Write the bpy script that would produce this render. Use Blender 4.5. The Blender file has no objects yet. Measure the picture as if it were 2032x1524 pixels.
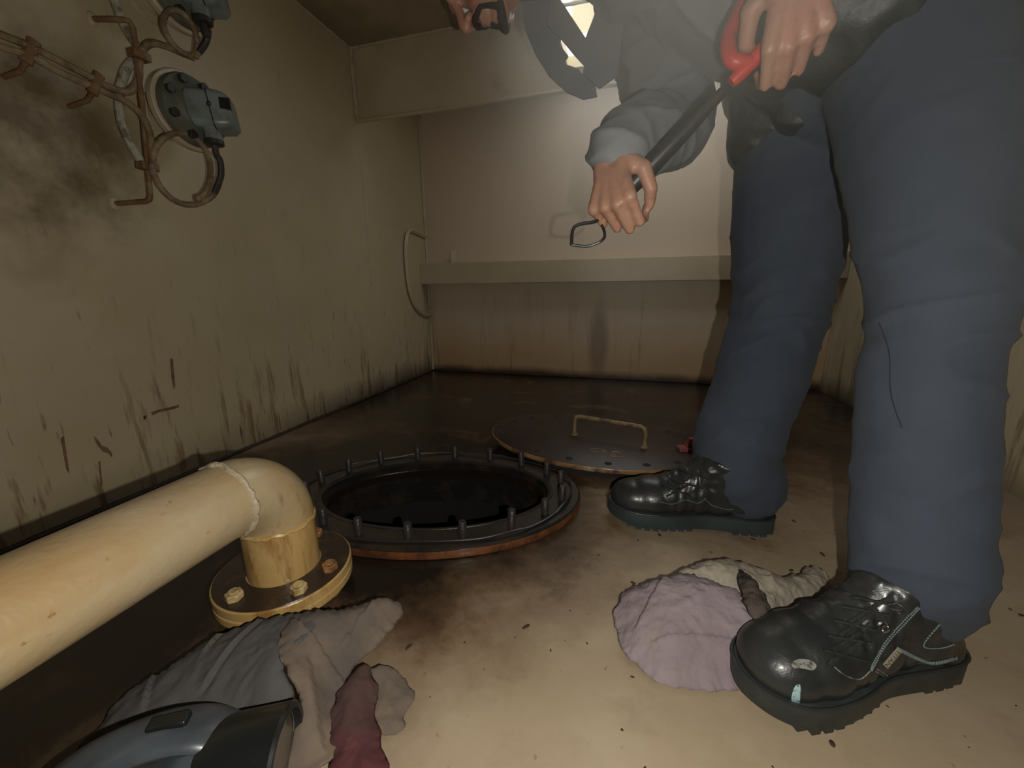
import bpy, bmesh, math, random
import numpy as np
from mathutils import Vector, Matrix, noise
from mathutils.bvhtree import BVHTree
from mathutils import geometry
PI = math.pi
V = Vector
C = bpy.context.scene.collection
sc = bpy.context.scene
random.seed(7)

# ------------------------------------------------------------------ camera
FPX, PITCH, ROLL, YAW = 788.7, .2365, -.0099, -.2809
CAM = Vector((1.165, 0, .5))
_cp, _sp = math.cos(PITCH), math.sin(PITCH)
CF = Vector((math.sin(YAW)*_cp, math.cos(YAW)*_cp, -_sp))
_r = Vector((math.cos(YAW), -math.sin(YAW), 0)); _u = _r.cross(CF)
CR = _r*math.cos(ROLL)+_u*math.sin(ROLL); CU = -_r*math.sin(ROLL)+_u*math.cos(ROLL)
cam = bpy.data.objects.new('camera', bpy.data.cameras.new('camera')); C.objects.link(cam)
cam.data.sensor_width = 36; cam.data.lens = FPX*36/2032; cam.data.clip_start = .01
cam.matrix_world = Matrix(((CR.x, CU.x, -CF.x, CAM.x), (CR.y, CU.y, -CF.y, CAM.y), (CR.z, CU.z, -CF.z, CAM.z), (0, 0, 0, 1)))
sc.camera = cam
# ------------------------------------------------------------------ world, lights, exposure
w = bpy.data.worlds.new('sky'); sc.world = w; w.use_nodes = True
bg = w.node_tree.nodes['Background']; bg.inputs[0].default_value = (.93, .96, 1, 1); bg.inputs[1].default_value = 3.1
def lamp(name, kind, loc, energy, col, **k):
    l = bpy.data.lights.new(name, kind); l.energy = energy; l.color = col
    for a, b in k.items(): setattr(l, a, b)
    o = bpy.data.objects.new(name, l); C.objects.link(o); o.location = loc; return o
fl = lamp('phone_flash', 'SPOT', CAM+CR*.050+CU*-.022, 14.5, (1, .94, .85), shadow_soft_size=.004, spot_size=math.radians(172), spot_blend=.55)
fl.rotation_euler = (CF).to_track_quat('-Z', 'Y').to_euler()
hl = lamp('hatch_opening', 'AREA', (1.23, 1.78, 1.485), 1, (1, 1, 1), shape='RECTANGLE', size=.78, size_y=.68)
hl.data.cycles.is_portal = True     # guides sampling of the sky through the hatch; emits nothing itself
sc.view_settings.view_transform = 'Standard'; sc.view_settings.look = 'None'
sc.view_settings.exposure = 0; sc.view_settings.gamma = 1; sc.view_settings.use_curve_mapping = False
sc.cycles.max_bounces = 6; sc.cycles.diffuse_bounces = 4; sc.cycles.volume_bounces = 1
sc.cycles.use_denoising = True; sc.cycles.sample_clamp_indirect = 4

# ------------------------------------------------------------------ helpers
def ray(x, y): return CF+CR*((x-1016)/FPX)-CU*((y-762)/FPX)
def at(x, y, axis, v):                      # photo pixel -> point on a world plane
    i = 'xyz'.index(axis); d = ray(x, y); return CAM+d*((v-CAM[i])/d[i])
def dp(x, y, t): return CAM+ray(x, y)*t     # photo pixel -> point at a given distance
class MB:
    def __init__(s): s.v = []; s.f = []; s.m = []
    def add(s, vs, fs, mi=0):
        o = len(s.v); s.v += [Vector(v) for v in vs]; s.f += [tuple(i+o for i in f) for f in fs]; s.m += [mi]*len(fs); return s
    def box(s, a, b, M=None, mi=0):
        x0, y0, z0 = a; x1, y1, z1 = b
        vs = [Vector(p) for p in ((x0,y0,z0),(x1,y0,z0),(x1,y1,z0),(x0,y1,z0),(x0,y0,z1),(x1,y0,z1),(x1,y1,z1),(x0,y1,z1))]
        if M: vs = [M@v for v in vs]
        return s.add(vs, [(0,3,2,1),(4,5,6,7),(0,1,5,4),(1,2,6,5),(2,3,7,6),(3,0,4,7)], mi)
    def tube(s, pts, r, n=12, closed=False, cap=True, flat=1.0, mi=0, twist=None):
        pts = [Vector(p) for p in pts]; N = len(pts)
        rs = r if isinstance(r, (list, tuple)) else [r]*N
        vs = []; up = None
        for i, p in enumerate(pts):
            if closed: t = pts[(i+1) % N]-pts[i-1]
            else: t = pts[min(i+1, N-1)]-pts[max(i-1, 0)]
            t = t.normalized() if t.length > 1e-9 else Vector((0,0,1))
            if up is None:
                up = Vector(twist) if twist else (Vector((0,0,1)) if abs(t.z) < .9 else Vector((1,0,0)))
            up = (up-t*up.dot(t)); up = up.normalized() if up.length > 1e-6 else t.orthogonal().normalized()
            q = t.cross(up)
            for k in range(n):
                a = 2*PI*k/n; vs.append(p+(up*math.cos(a)*flat+q*math.sin(a))*rs[i])
        fs = []
        for i in range(N if closed else N-1):
            j = (i+1) % N
            for k in range(n): fs.append((i*n+k, i*n+(k+1) % n, j*n+(k+1) % n, j*n+k))
        if not closed and cap:
            fs.append(tuple(range(n-1, -1, -1))); fs.append(tuple(range((N-1)*n, N*n)))
        return s.add(vs, fs, mi)
    def cap_tube(s, pts, rs, n=14):             # tube with round ends (for blending)
        pts = [Vector(p) for p in pts]
        s.tube(pts, list(rs), n)
        for p, r in zip(pts, rs): s.ell(p, (r, r, r), n=8)
        return s
    def ell(s, c, r, M=None, n=12, mi=0):
        vs = []; fs = []; c = Vector(c)
        for i in range(1, n):
            th = PI*i/n
            for k in range(2*n):
                ph = PI*k/n; v = Vector((r[0]*math.sin(th)*math.cos(ph), r[1]*math.sin(th)*math.sin(ph), r[2]*math.cos(th)))
                vs.append(c+(M@v if M else v))
        top = len(vs); e = Vector((0,0,r[2])); e = M@e if M else e; vs += [c+e, c-e]
        for i in range(n-2):
            for k in range(2*n): fs.append((i*2*n+k, (i+1)*2*n+k, (i+1)*2*n+(k+1) % (2*n), i*2*n+(k+1) % (2*n)))
        for k in range(2*n):
            fs.append((top, k, (k+1) % (2*n))); fs.append((top+1, (n-2)*2*n+(k+1) % (2*n), (n-2)*2*n+k))
        return s.add(vs, fs, mi)
    def lathe(s, prof, M=None, n=40, mi=0, closed=False, sx=1, sy=1):   # prof: (radius, z)
        vs = []; fs = []; m = len(prof)
        for k in range(n):
            a = 2*PI*k/n
            for (r, z) in prof:
                v = Vector((r*math.cos(a)*sx, r*math.sin(a)*sy, z)); vs.append(M@v if M else v)
        for k in range(n):
            j = (k+1) % n
            for i in range(m if closed else m-1):
                i2 = (i+1) % m; fs.append((k*m+i, j*m+i, j*m+i2, k*m+i2))
        if not closed:
            if prof[0][0] > 1e-6: fs.append(tuple(k*m for k in range(n-1, -1, -1)))
            if prof[-1][0] > 1e-6: fs.append(tuple(k*m+m-1 for k in range(n)))
        return s.add(vs, fs, mi)
    def prism(s, poly, z0, z1, M=None, mi=0):
        n = len(poly); vs = [Vector((p[0], p[1], z0)) for p in poly]+[Vector((p[0], p[1], z1)) for p in poly]
        if M: vs = [M@v for v in vs]
        fs = [tuple(range(n-1, -1, -1)), tuple(range(n, 2*n))]+[(i, (i+1) % n, n+(i+1) % n, n+i) for i in range(n)]
        return s.add(vs, fs, mi)
    def mesh(s, name, mats):
        me = bpy.data.meshes.new(name); me.from_pydata(s.v, [], s.f); me.validate()
        for m in (mats if isinstance(mats, (list, tuple)) else [mats]): me.materials.append(m)
        if len(me.polygons) == len(s.m):
            me.polygons.foreach_set('material_index', s.m)
        bm = bmesh.new(); bm.from_mesh(me); bmesh.ops.remove_doubles(bm, verts=bm.verts, dist=1e-6); bmesh.ops.recalc_face_normals(bm, faces=bm.faces); bm.to_mesh(me); bm.free()
        return me
    def build(s, name, mats, parent=None, smooth=True, bevel=0, angle=35):
        return link(name, s.mesh(name, mats), parent, smooth, bevel, angle)
def link(name, me, parent=None, smooth=True, bevel=0, angle=35):
    o = bpy.data.objects.new(name, me); C.objects.link(o)
    if smooth:
        me.shade_smooth()
        if angle < 180:
            try: me.set_sharp_from_angle(angle=math.radians(angle))
            except Exception: pass
    if bevel:
        b = o.modifiers.new('bevel', 'BEVEL'); b.width = bevel; b.segments = 2; b.limit_method = 'ANGLE'
    if parent:
        o.parent = parent
        if parent.type == 'EMPTY' or parent.location.length > 0: o.matrix_parent_inverse = Matrix.Translation(parent.location).inverted()
    return o
def tag(o, label=None, cat=None, group=None, kind=None):
    for k, v in (('label', label), ('category', cat), ('group', group), ('kind', kind)):
        if v: o[k] = v
    return o
def thing(name, label, cat, loc, group=None):
    o = bpy.data.objects.new(name, None); C.objects.link(o); o.location = loc; o.empty_display_size = .05
    return tag(o, label, cat, group)
def struct(o): o['kind'] = 'structure'; return o
def copy_tree(o, parent=None):
    c = o.copy(); C.objects.link(c)
    if parent: c.parent = parent; c.matrix_parent_inverse = o.matrix_parent_inverse.copy()
    for ch in [x for x in bpy.data.objects if x.parent == o and x != c]: copy_tree(ch, c)
    return c
def smooth_path(pts, k=6, closed=False):
    pts = [Vector(p) for p in pts]; n = len(pts); out = []
    rng = n if closed else n-1
    for i in range(rng):
        g = lambda j: pts[j % n] if closed else pts[max(0, min(n-1, j))]
        a, b, c, d = g(i-1), g(i), g(i+1), g(i+2)
        for q in range(k):
            t = q/k; out.append(.5*((2*b)+(c-a)*t+(2*a-5*b+4*c-d)*t*t+(3*b-a-3*c+d)*t**3))
    if not closed: out.append(pts[-1])
    return out
def lerp_list(vals, k):
    out = []
    for i in range(len(vals)-1):
        for q in range(k): out.append(vals[i]+(vals[i+1]-vals[i])*q/k)
    return out+[vals[-1]]
def fuse(mb, voxel, smooth=4):                   # one continuous surface out of overlapping volumes
    me = bpy.data.meshes.new('tmp'); me.from_pydata(mb.v, [], mb.f)
    bm = bmesh.new(); bm.from_mesh(me); bmesh.ops.recalc_face_normals(bm, faces=bm.faces); bm.to_mesh(me); bm.free()
    o = bpy.data.objects.new('tmp', me); C.objects.link(o)
    r = o.modifiers.new('r', 'REMESH'); r.mode = 'VOXEL'; r.voxel_size = voxel
    s = o.modifiers.new('s', 'SMOOTH'); s.iterations = smooth; s.factor = .5
    bpy.context.view_layer.update()
    dg = bpy.context.evaluated_depsgraph_get()
    out = bpy.data.meshes.new_from_object(o.evaluated_get(dg)); bpy.data.objects.remove(o); bpy.data.meshes.remove(me)
    return out
def displace(me, fn):
    vn = [v.normal.copy() for v in me.vertices]
    for v, n in zip(me.vertices, vn): v.co += n*fn(v.co, n)
    me.update()
def ridged(p, f, seed=0):
    q = Vector(p)*f+Vector((seed*7.1, seed*3.3, seed*1.7)); return 1-abs(noise.noise(q))*2
# ------------------------------------------------------------------ materials
def mat(name, base, rough=.6, metal=0, spots=None, bump=None, spec=.5, coat=0, extra=None, sheen=0, crease=None):
    """spots: list of (colour, noise scale (x,y,z), threshold, softness, amount, detail)"""
    m = bpy.data.materials.new(name); m.use_nodes = True; nt = m.node_tree; N = nt.nodes; L = nt.links
    b = N['Principled BSDF']; b.inputs['Roughness'].default_value = rough; b.inputs['Metallic'].default_value = metal
    b.inputs['Specular IOR Level'].default_value = spec; b.inputs['Coat Weight'].default_value = coat; b.inputs['Coat Roughness'].default_value = .15
    b.inputs['Sheen Weight'].default_value = sheen
    tc = N.new('ShaderNodeTexCoord'); col = N.new('ShaderNodeRGB'); col.outputs[0].default_value = (*base, 1); cur = col.outputs[0]
    def ns(scale, detail=6, loc=(0,0,0), rough_=.6, dist=0):
        mp = N.new('ShaderNodeMapping'); mp.inputs['Scale'].default_value = scale; mp.inputs['Location'].default_value = loc
        L.new(tc.outputs['Object'], mp.inputs[0]); n = N.new('ShaderNodeTexNoise'); n.inputs['Scale'].default_value = 1
        n.inputs['Detail'].default_value = detail; n.inputs['Roughness'].default_value = rough_; n.inputs['Distortion'].default_value = dist
        L.new(mp.outputs[0], n.inputs['Vector']); return n.outputs[0]
    def mr(x, a, c, lo=0, hi=1):
        r = N.new('ShaderNodeMapRange'); r.inputs[1].default_value = a; r.inputs[2].default_value = c; r.inputs[3].default_value = lo; r.inputs[4].default_value = hi
        L.new(x, r.inputs[0]); return r.outputs[0]
    def mix(f, a, c):
        x = N.new('ShaderNodeMix'); x.data_type = 'RGBA'; L.new(f, x.inputs[0]); L.new(a, x.inputs[6])
        if isinstance(c, tuple): x.inputs[7].default_value = (*c, 1)
        else: L.new(c, x.inputs[7])
        return x.outputs[2]
    def math_(op, a, c):
        x = N.new('ShaderNodeMath'); x.operation = op
        for i, q in enumerate((a, c)):
            if isinstance(q, (int, float)): x.inputs[i].default_value = q
            else: L.new(q, x.inputs[i])
        return x.outputs[0]
    for i, (c, s, th, soft, amt, det) in enumerate(spots or []):
        cur = mix(mr(ns(s, det, (i*3.7, i*1.3, 0)), th-soft, th+soft, 0, amt), cur, c)
    h = None
    if bump:
        bs, bd, bstr, bdist = bump
        h = ns(bs, bd)
        bp = N.new('ShaderNodeBump'); bp.inputs['Strength'].default_value = bstr; bp.inputs['Distance'].default_value = bdist
        L.new(h, bp.inputs['Height']); L.new(bp.outputs[0], b.inputs['Normal'])
    if crease:
        for (cs, cd) in crease:
            mp = N.new('ShaderNodeMapping'); mp.inputs['Scale'].default_value = cs; L.new(tc.outputs['Object'], mp.inputs[0])
            n = N.new('ShaderNodeTexNoise'); n.noise_type = 'RIDGED_MULTIFRACTAL'; n.inputs['Scale'].default_value = 1; n.inputs['Detail'].default_value = 2.5; n.inputs['Distortion'].default_value = .8
            L.new(mp.outputs[0], n.inputs['Vector']); b2 = N.new('ShaderNodeBump'); b2.inputs['Strength'].default_value = 1; b2.inputs['Distance'].default_value = cd
            L.new(n.outputs[0], b2.inputs['Height'])
            src = b.inputs['Normal'].links[0].from_socket if b.inputs['Normal'].links else None
            if src: L.new(src, b2.inputs['Normal'])
            L.new(b2.outputs[0], b.inputs['Normal'])
    if extra: cur = extra(dict(N=N, L=L, tc=tc, ns=ns, mr=mr, mix=mix, math=math_, b=b, cur=cur))
    L.new(cur, b.inputs['Base Color'])
    return m
def ellipse_mask(K, c, r, p=1.0, wob=.35, ws=6):      # 0 inside -> grows outside, roughened by noise
    N, L = K['N'], K['L']
    mp = N.new('ShaderNodeMapping'); mp.inputs['Location'].default_value = (-c[0]/r[0], -c[1]/r[1], -c[2]/r[2]); mp.inputs['Scale'].default_value = (1/r[0], 1/r[1], 1/r[2])
    L.new(K['tc'].outputs['Object'], mp.inputs[0]); ln = N.new('ShaderNodeVectorMath'); ln.operation = 'LENGTH'; L.new(mp.outputs[0], ln.inputs[0])
    n = K['ns']((ws, ws, ws), 6)
    return K['math']('ADD', ln.outputs['Value'], K['math']('MULTIPLY', K['math']('SUBTRACT', n, .5), wob*2))
CREAM = (.46, .38, .235)
def wall_extra(K):
    N, L = K['N'], K['L']; cur = K['cur']
    sx = N.new('ShaderNodeSeparateXYZ'); L.new(K['tc'].outputs['Object'], sx.inputs[0]); z = sx.outputs[2]
    # grime blotches round the cable brackets
    g = K['ns']((4, 4, 4), 5, (2.2, 0, 0), .65)
    m1 = K['mr'](ellipse_mask(K, (0, .62, .80), (.4, .22, .28), wob=.5, ws=5), .4, 1.1, 1, 0)
    cur = K['mix'](K['math']('MULTIPLY', m1, K['mr'](g, .42, .62, 0, .80)), cur, (.10, .060, .022))
    # rust runs, denser near the floor
    s = K['ns']((30, 30, 3.2), 4, (0, 0, 1), .7)
    hz = K['mr'](z, .0, .55, .10, 0)
    m2 = K['math']('MULTIPLY', K['mr'](K['math']('ADD', s, hz), .61, .71, 0, 1), K['mr'](z, .04, .50, .70, .05))
    cur = K['mix'](m2, cur, (.13, .060, .018))
    d = K['ns']((60, 60, 7), 3, (5, 2, 0), .5)
    m3 = K['math']('MULTIPLY', K['mr'](d, .66, .71, 0, 1), K['mr'](z, .1, .6, .8, .15))
    cur = K['mix'](m3, cur, (.05, .025, .012))
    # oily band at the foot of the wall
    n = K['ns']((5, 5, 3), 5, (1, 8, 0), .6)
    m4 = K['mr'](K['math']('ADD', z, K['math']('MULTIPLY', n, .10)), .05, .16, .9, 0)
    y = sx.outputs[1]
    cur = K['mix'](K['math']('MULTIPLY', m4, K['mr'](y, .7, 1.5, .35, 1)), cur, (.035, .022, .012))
    return cur
M = {}
M['wall'] = mat('painted_wall', CREAM, .42, spots=[((.36, .29, .17), (1.6, 1.6, 1.6), .5, .15, .6, 4), ((.47, .40, .29), (3, 3, 3), .56, .1, .35, 3)], bump=((9, 9, 9), 3, .12, .02), extra=wall_extra)
def back_extra(K):
    N, L = K['N'], K['L']; cur = K['cur']
    sx = N.new('ShaderNodeSeparateXYZ'); L.new(K['tc'].outputs['Object'], sx.inputs[0]); z = sx.outputs[2]
    n = K['ns']((3, 3, 2), 5, (4, 1, 0), .6); s = K['ns']((14, 14, 1.2), 4, (0, 0, 1), .7)
    zz = K['math']('ADD', z, K['math']('MULTIPLY', K['math']('SUBTRACT', n, .5), .28))
    cur = K['mix'](K['mr'](zz, .10, .34, .75, 0), cur, (.42, .26, .115))
    cur = K['mix'](K['math']('MULTIPLY', K['mr'](s, .58, .68, 0, .55), K['mr'](z, .05, .5, 1, .1)), cur, (.16, .075, .028))
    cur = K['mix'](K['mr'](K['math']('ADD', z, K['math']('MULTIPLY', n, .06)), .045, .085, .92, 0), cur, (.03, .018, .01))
    m = ellipse_mask(K, (1.02, 2.234, .20), (.06, 1, .24), wob=.12, ws=10)
    cur = K['mix'](K['mr'](m, .5, 1.1, .55, 0), cur, (.10, .06, .035))
    return cur
M['back'] = mat('painted_back_wall', (.56, .455, .335), .45, spots=[((.48, .385, .27), (1.5, 1.5, 1.5), .5, .2, .5, 4)], bump=((8, 8, 8), 3, .12, .02), extra=back_extra)
M['steel'] = mat('painted_steel', (.50, .41, .28), .42, spots=[((.24, .14, .06), (7, 7, 7), .66, .06, .5, 6), ((.36, .29, .18), (3, 3, 3), .5, .1, .5, 4)], bump=((22, 22, 22), 3, .15, .006))
M['weld'] = mat('weld_bead', (.42, .35, .235), .5, spots=[((.22, .13, .06), (30, 30, 30), .6, .08, .5, 4)], bump=((90, 90, 90), 2, .7, .004))
def floor_extra(K):
    N, L = K['N'], K['L']; cur = K['cur']
    sx = N.new('ShaderNodeSeparateXYZ'); L.new(K['tc'].outputs['Object'], sx.inputs[0]); x, y = sx.outputs[0], sx.outputs[1]
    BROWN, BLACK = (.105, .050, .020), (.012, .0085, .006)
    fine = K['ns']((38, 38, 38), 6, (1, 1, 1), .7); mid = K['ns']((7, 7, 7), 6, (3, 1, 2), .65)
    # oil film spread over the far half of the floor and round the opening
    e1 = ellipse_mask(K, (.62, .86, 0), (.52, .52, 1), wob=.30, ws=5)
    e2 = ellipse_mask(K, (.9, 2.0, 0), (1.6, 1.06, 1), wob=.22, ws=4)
    e3 = ellipse_mask(K, (.30, .3, 0), (.36, .9, 1), wob=.22, ws=5)  # strip left of the pipe: oil plus the pipe's shadow painted in
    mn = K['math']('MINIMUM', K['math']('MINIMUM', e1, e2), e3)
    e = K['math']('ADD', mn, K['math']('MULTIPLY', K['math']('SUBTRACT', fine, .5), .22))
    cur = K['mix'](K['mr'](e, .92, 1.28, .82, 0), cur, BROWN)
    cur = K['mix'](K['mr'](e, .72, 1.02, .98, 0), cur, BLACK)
    cur = K['mix'](K['math']('MULTIPLY', K['mr'](mid, .55, .68, 0, .45), K['mr'](y, .3, .8, .4, 1)), cur, (.14, .075, .03))
    r = K['mr'](e, .8, 1.2, .22, .60); L.new(r, K['b'].inputs['Roughness'])
    return cur
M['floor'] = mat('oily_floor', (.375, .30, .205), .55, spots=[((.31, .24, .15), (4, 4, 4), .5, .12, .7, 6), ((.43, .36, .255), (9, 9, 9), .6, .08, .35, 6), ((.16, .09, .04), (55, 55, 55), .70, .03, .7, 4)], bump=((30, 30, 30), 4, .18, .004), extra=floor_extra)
M['ceil'] = mat('painted_ceiling', (.33, .26, .17), .5, spots=[((.15, .10, .055), (3, 3, 3), .55, .12, .7, 5)], bump=((8, 8, 8), 3, .12, .02))
M['pipe'] = mat('cream_pipe_paint', (.42, .345, .225), .34, spots=[((.40, .29, .14), (5, 5, 5), .54, .14, .7, 5), ((.38, .33, .255), (9, 9, 9), .62, .06, .45, 4), ((.20, .10, .035), (48, 48, 48), .70, .03, .8, 4), ((.33, .20, .075), (6, 3, 11), .58, .10, .7, 6)], bump=((16, 16, 16), 4, .35, .010), coat=.15)
def stub_extra(K):
    N, L = K['N'], K['L']; cur = K['cur']
    sx = N.new('ShaderNodeSeparateXYZ'); L.new(K['tc'].outputs['Object'], sx.inputs[0])
    s = K['ns']((38, 38, 7), 4, (2, 0, 1), .7)
    cur = K['mix'](K['mr'](s, .50, .68, 0, .80), cur, (.22, .105, .022))
    return cur
M['stub'] = mat('yellowed_pipe_paint', (.50, .335, .135), .3, spots=[((.44, .27, .07), (14, 14, 14), .52, .12, .6, 5)], bump=((30, 30, 30), 4, .2, .005), extra=stub_extra, coat=.3)
M['elbow'] = mat('elbow_paint', (.43, .345, .21), .3, spots=[((.42, .27, .10), (9, 9, 7), .50, .12, .85, 6), ((.22, .11, .03), (30, 30, 12), .66, .06, .6, 5)], bump=((30, 30, 30), 4, .3, .006), coat=.25)
M['oilblack'] = mat('oil_coated_steel', (.030, .020, .014), .30, spots=[((.10, .05, .02), (40, 40, 40), .58, .08, .5, 5)], bump=((50, 50, 50), 4, .25, .003), coat=.3)
M['manhole'] = mat('oily_coaming', (.013, .013, .013), .30, spots=[((.05, .03, .018), (18, 18, 18), .55, .1, .6, 5)], bump=((45, 45, 45), 4, .3, .003), coat=.4)
M['rustrim'] = mat('rusted_rim', (.17, .058, .018), .45, spots=[((.05, .022, .01), (30, 30, 30), .5, .1, .8, 6), ((.30, .16, .06), (50, 50, 50), .68, .05, .6, 4)], bump=((90, 90, 90), 4, .5, .003), coat=.2)
M['lidrim'] = mat('lid_rim', (.26, .15, .055), .38, spots=[((.07, .03, .012), (24, 24, 24), .52, .08, .9, 6), ((.42, .36, .28), (16, 16, 16), .64, .05, .6, 4)], bump=((70, 70, 70), 4, .4, .003), coat=.3)
M['lid'] = mat('oily_lid_top', (.040, .021, .013), .42, spots=[((.018, .013, .010), (5, 5, 5), .5, .15, .8, 5), ((.085, .040, .020), (20, 20, 20), .62, .08, .5, 5)], bump=((30, 30, 30), 4, .2, .004))
M['handle'] = mat('worn_handle', (.27, .185, .09), .4, spots=[((.08, .04, .02), (40, 40, 40), .55, .08, .8, 5)], bump=((60, 60, 60), 3, .3, .002))
M['void'] = mat('tank_dark', (.012, .012, .012), .8)
M['rubber'] = mat('gasket_rubber', (.022, .022, .023), .35, coat=.2)
M['stud'] = mat('stud_steel', (.045, .040, .038), .35, metal=.3, bump=((10, 10, 900), 1, .4, .002))
M['boltcream'] = mat('painted_bolt', (.55, .42, .20), .4, spots=[((.20, .09, .03), (60, 60, 60), .56, .08, .8, 4)])
M['boltrust'] = mat('rusted_bolt', (.38, .20, .07), .45, spots=[((.12, .05, .02), (60, 60, 60), .5, .1, .8, 4)])
M['blueg'] = mat('grey_green_housing', (.20, .235, .225), .38, spots=[((.08, .085, .06), (16, 16, 16), .58, .08, .6, 5)], bump=((40, 40, 40), 3, .1, .003))
M['disc'] = mat('green_grey_flange', (.085, .095, .070), .5, spots=[((.16, .15, .10), (14, 14, 14), .55, .1, .6, 5)])
M['darkbolt'] = mat('dark_bolt', (.03, .028, .022), .5)
M['rod'] = mat('rusty_rod', (.165, .085, .035), .6, spots=[((.26, .19, .10), (24, 24, 24), .55, .08, .7, 5)], bump=((60, 60, 60), 4, .5, .003))
M['cable'] = mat('painted_cable', (.25, .18, .095), .6, spots=[((.10, .06, .03), (30, 30, 30), .52, .1, .8, 5), ((.36, .30, .20), (45, 45, 45), .66, .05, .6, 4)], bump=((170, 170, 170), 2, .6, .003))
M['cableblack'] = mat('black_cable', (.030, .024, .020), .5, spots=[((.12, .08, .05), (40, 40, 40), .62, .06, .5, 4)])
M['hose'] = mat('white_braided_hose', (.40, .37, .29), .6, spots=[((.13, .10, .06), (45, 45, 45), .56, .07, .9, 4)], bump=((260, 260, 260), 2, .5, .002))
M['window'] = mat('dark_label', (.02, .02, .018), .3)
M['trouser'] = mat('navy_trousers', (.052, .064, .086), .85, spots=[((.043, .054, .074), (5, 5, 5), .5, .15, .7, 4), ((.068, .08, .105), (12, 12, 12), .60, .1, .4, 5)], bump=((1400, 1400, 1400), 2, .3, .001), sheen=.04, spec=.2, crease=[((9, 9, 22), .0022)])
M['jacket'] = mat('blue_grey_coverall', (.24, .255, .265), .85, spots=[((.18, .195, .205), (5, 5, 5), .5, .15, .7, 4)], bump=((1200, 1200, 1200), 2, .3, .001), sheen=.04, spec=.2, crease=[((10, 12, 16), .0025)])
M['apron'] = mat('dark_waist_cloth', (.022, .026, .024), .5, spots=[((.04, .05, .045), (20, 20, 20), .6, .08, .5, 4)], bump=((120, 120, 120), 4, .4, .003))
M['skin'] = mat('skin', (.42, .235, .16), .45, spots=[((.48, .17, .13), (22, 22, 22), .55, .1, .45, 4), ((.26, .14, .09), (40, 40, 40), .62, .06, .5, 4)], bump=((160, 160, 160), 4, .25, .002))
M['skin'].node_tree.nodes['Principled BSDF'].inputs['Subsurface Weight'].default_value = .08
M['skin'].node_tree.nodes['Principled BSDF'].inputs['Subsurface Radius'].default_value = (.01, .004, .002)
M['hair'] = mat('dark_hair', (.018, .014, .012), .6, bump=((400, 400, 60), 3, .8, .003))
M['eye'] = mat('eye', (.6, .56, .5), .2)
M['leather'] = mat('black_leather', (.020, .022, .022), .36, spots=[((.035, .038, .036), (14, 14, 14), .55, .12, .6, 5), ((.06, .06, .055), (140, 140, 140), .72, .03, .4, 3)], bump=((120, 120, 120), 4, .25, .0025), coat=.12)
M['lace'] = mat('black_lace', (.014, .016, .015), .75, spots=[((.06, .06, .052), (150, 150, 150), .69, .03, .6, 3)], bump=((300, 300, 300), 3, .8, .002))
M['sole'] = mat('sole_rubber', (.022, .028, .027), .5, spots=[((.04, .05, .046), (30, 30, 30), .55, .1, .6, 4)], bump=((80, 80, 80), 3, .25, .003))
M['solefar'] = mat('teal_grey_sole_rubber', (.030, .048, .050), .5, spots=[((.02, .026, .028), (20, 20, 20), .55, .1, .6, 4)])
M['stitch'] = mat('pale_stitching', (.16, .21, .20), .7)
M['chrome'] = mat('eyelet_metal', (.45, .45, .48), .22, metal=1)
M['paintw'] = mat('white_paint_scuff', (.24, .235, .21), .7, spots=[((.03, .03, .03), (160, 160, 160), .52, .06, .9, 4)])
M['paintb'] = mat('pale_blue_paint', (.32, .48, .50), .5, spots=[((.03, .035, .035), (190, 190, 190), .60, .05, .9, 4)])
M['tagm'] = mat('tag_cloth', (.26, .23, .17), .8); M['tagink'] = mat('tag_lettering', (.03, .028, .02), .8)
M['ragp'] = mat('purple_grey_rag', (.29, .24, .255), .95, spots=[((.19, .15, .16), (9, 9, 9), .52, .12, .65, 6), ((.27, .215, .20), (14, 14, 14), .62, .06, .5, 5)], bump=((60, 60, 60), 6, .5, .006), spec=.1, crease=[((22, 30, 26), .0035), ((60, 50, 60), .0012)])
M['ragc'] = mat('cream_grey_rag', (.32, .285, .225), .95, spots=[((.17, .145, .115), (12, 12, 12), .54, .1, .8, 6), ((.42, .38, .29), (20, 20, 20), .62, .06, .5, 5)], bump=((60, 60, 60), 6, .6, .006), spec=.1, crease=[((30, 22, 26), .004), ((70, 60, 60), .0014)])
M['ragd'] = mat('blackened_cloth', (.10, .078, .065), .9, spots=[((.02, .02, .018), (22, 22, 22), .5, .1, .9, 6)], bump=((70, 70, 70), 5, .5, .005), spec=.1, crease=[((34, 34, 34), .004)])
M['ragg'] = mat('grey_brown_rag', (.150, .118, .092), .95, spots=[((.085, .076, .070), (5, 5, 5), .5, .12, .8, 5), ((.215, .16, .115), (12, 12, 12), .6, .08, .5, 5)], bump=((420, 420, 420), 3, .35, .0015), spec=.1, crease=[((16, 24, 20), .0035), ((45, 45, 45), .0008)])
M['ragb'] = mat('slate_grey_rag', (.090, .088, .086), .95, spots=[((.14, .12, .10), (6, 6, 6), .55, .1, .6, 5)], bump=((420, 420, 420), 3, .35, .0015), spec=.1, crease=[((20, 12, 16), .003), ((45, 45, 45), .0008)])
M['ragr'] = mat('maroon_rag', (.090, .034, .036), .95, spots=[((.07, .05, .043), (10, 10, 10), .5, .1, .7, 5), ((.20, .085, .075), (18, 18, 18), .66, .05, .5, 4)], bump=((300, 300, 300), 3, .4, .002), spec=.1, crease=[((24, 24, 24), .0035), ((60, 60, 60), .001)])
M['red'] = mat('red_plastic', (.55, .035, .022), .4, spots=[((.30, .02, .015), (12, 12, 12), .58, .1, .5, 4)])
M['redbit'] = mat('dusty_red_block', (.28, .060, .055), .7, spots=[((.12, .04, .035), (24, 24, 24), .52, .1, .7, 5)])
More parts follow.
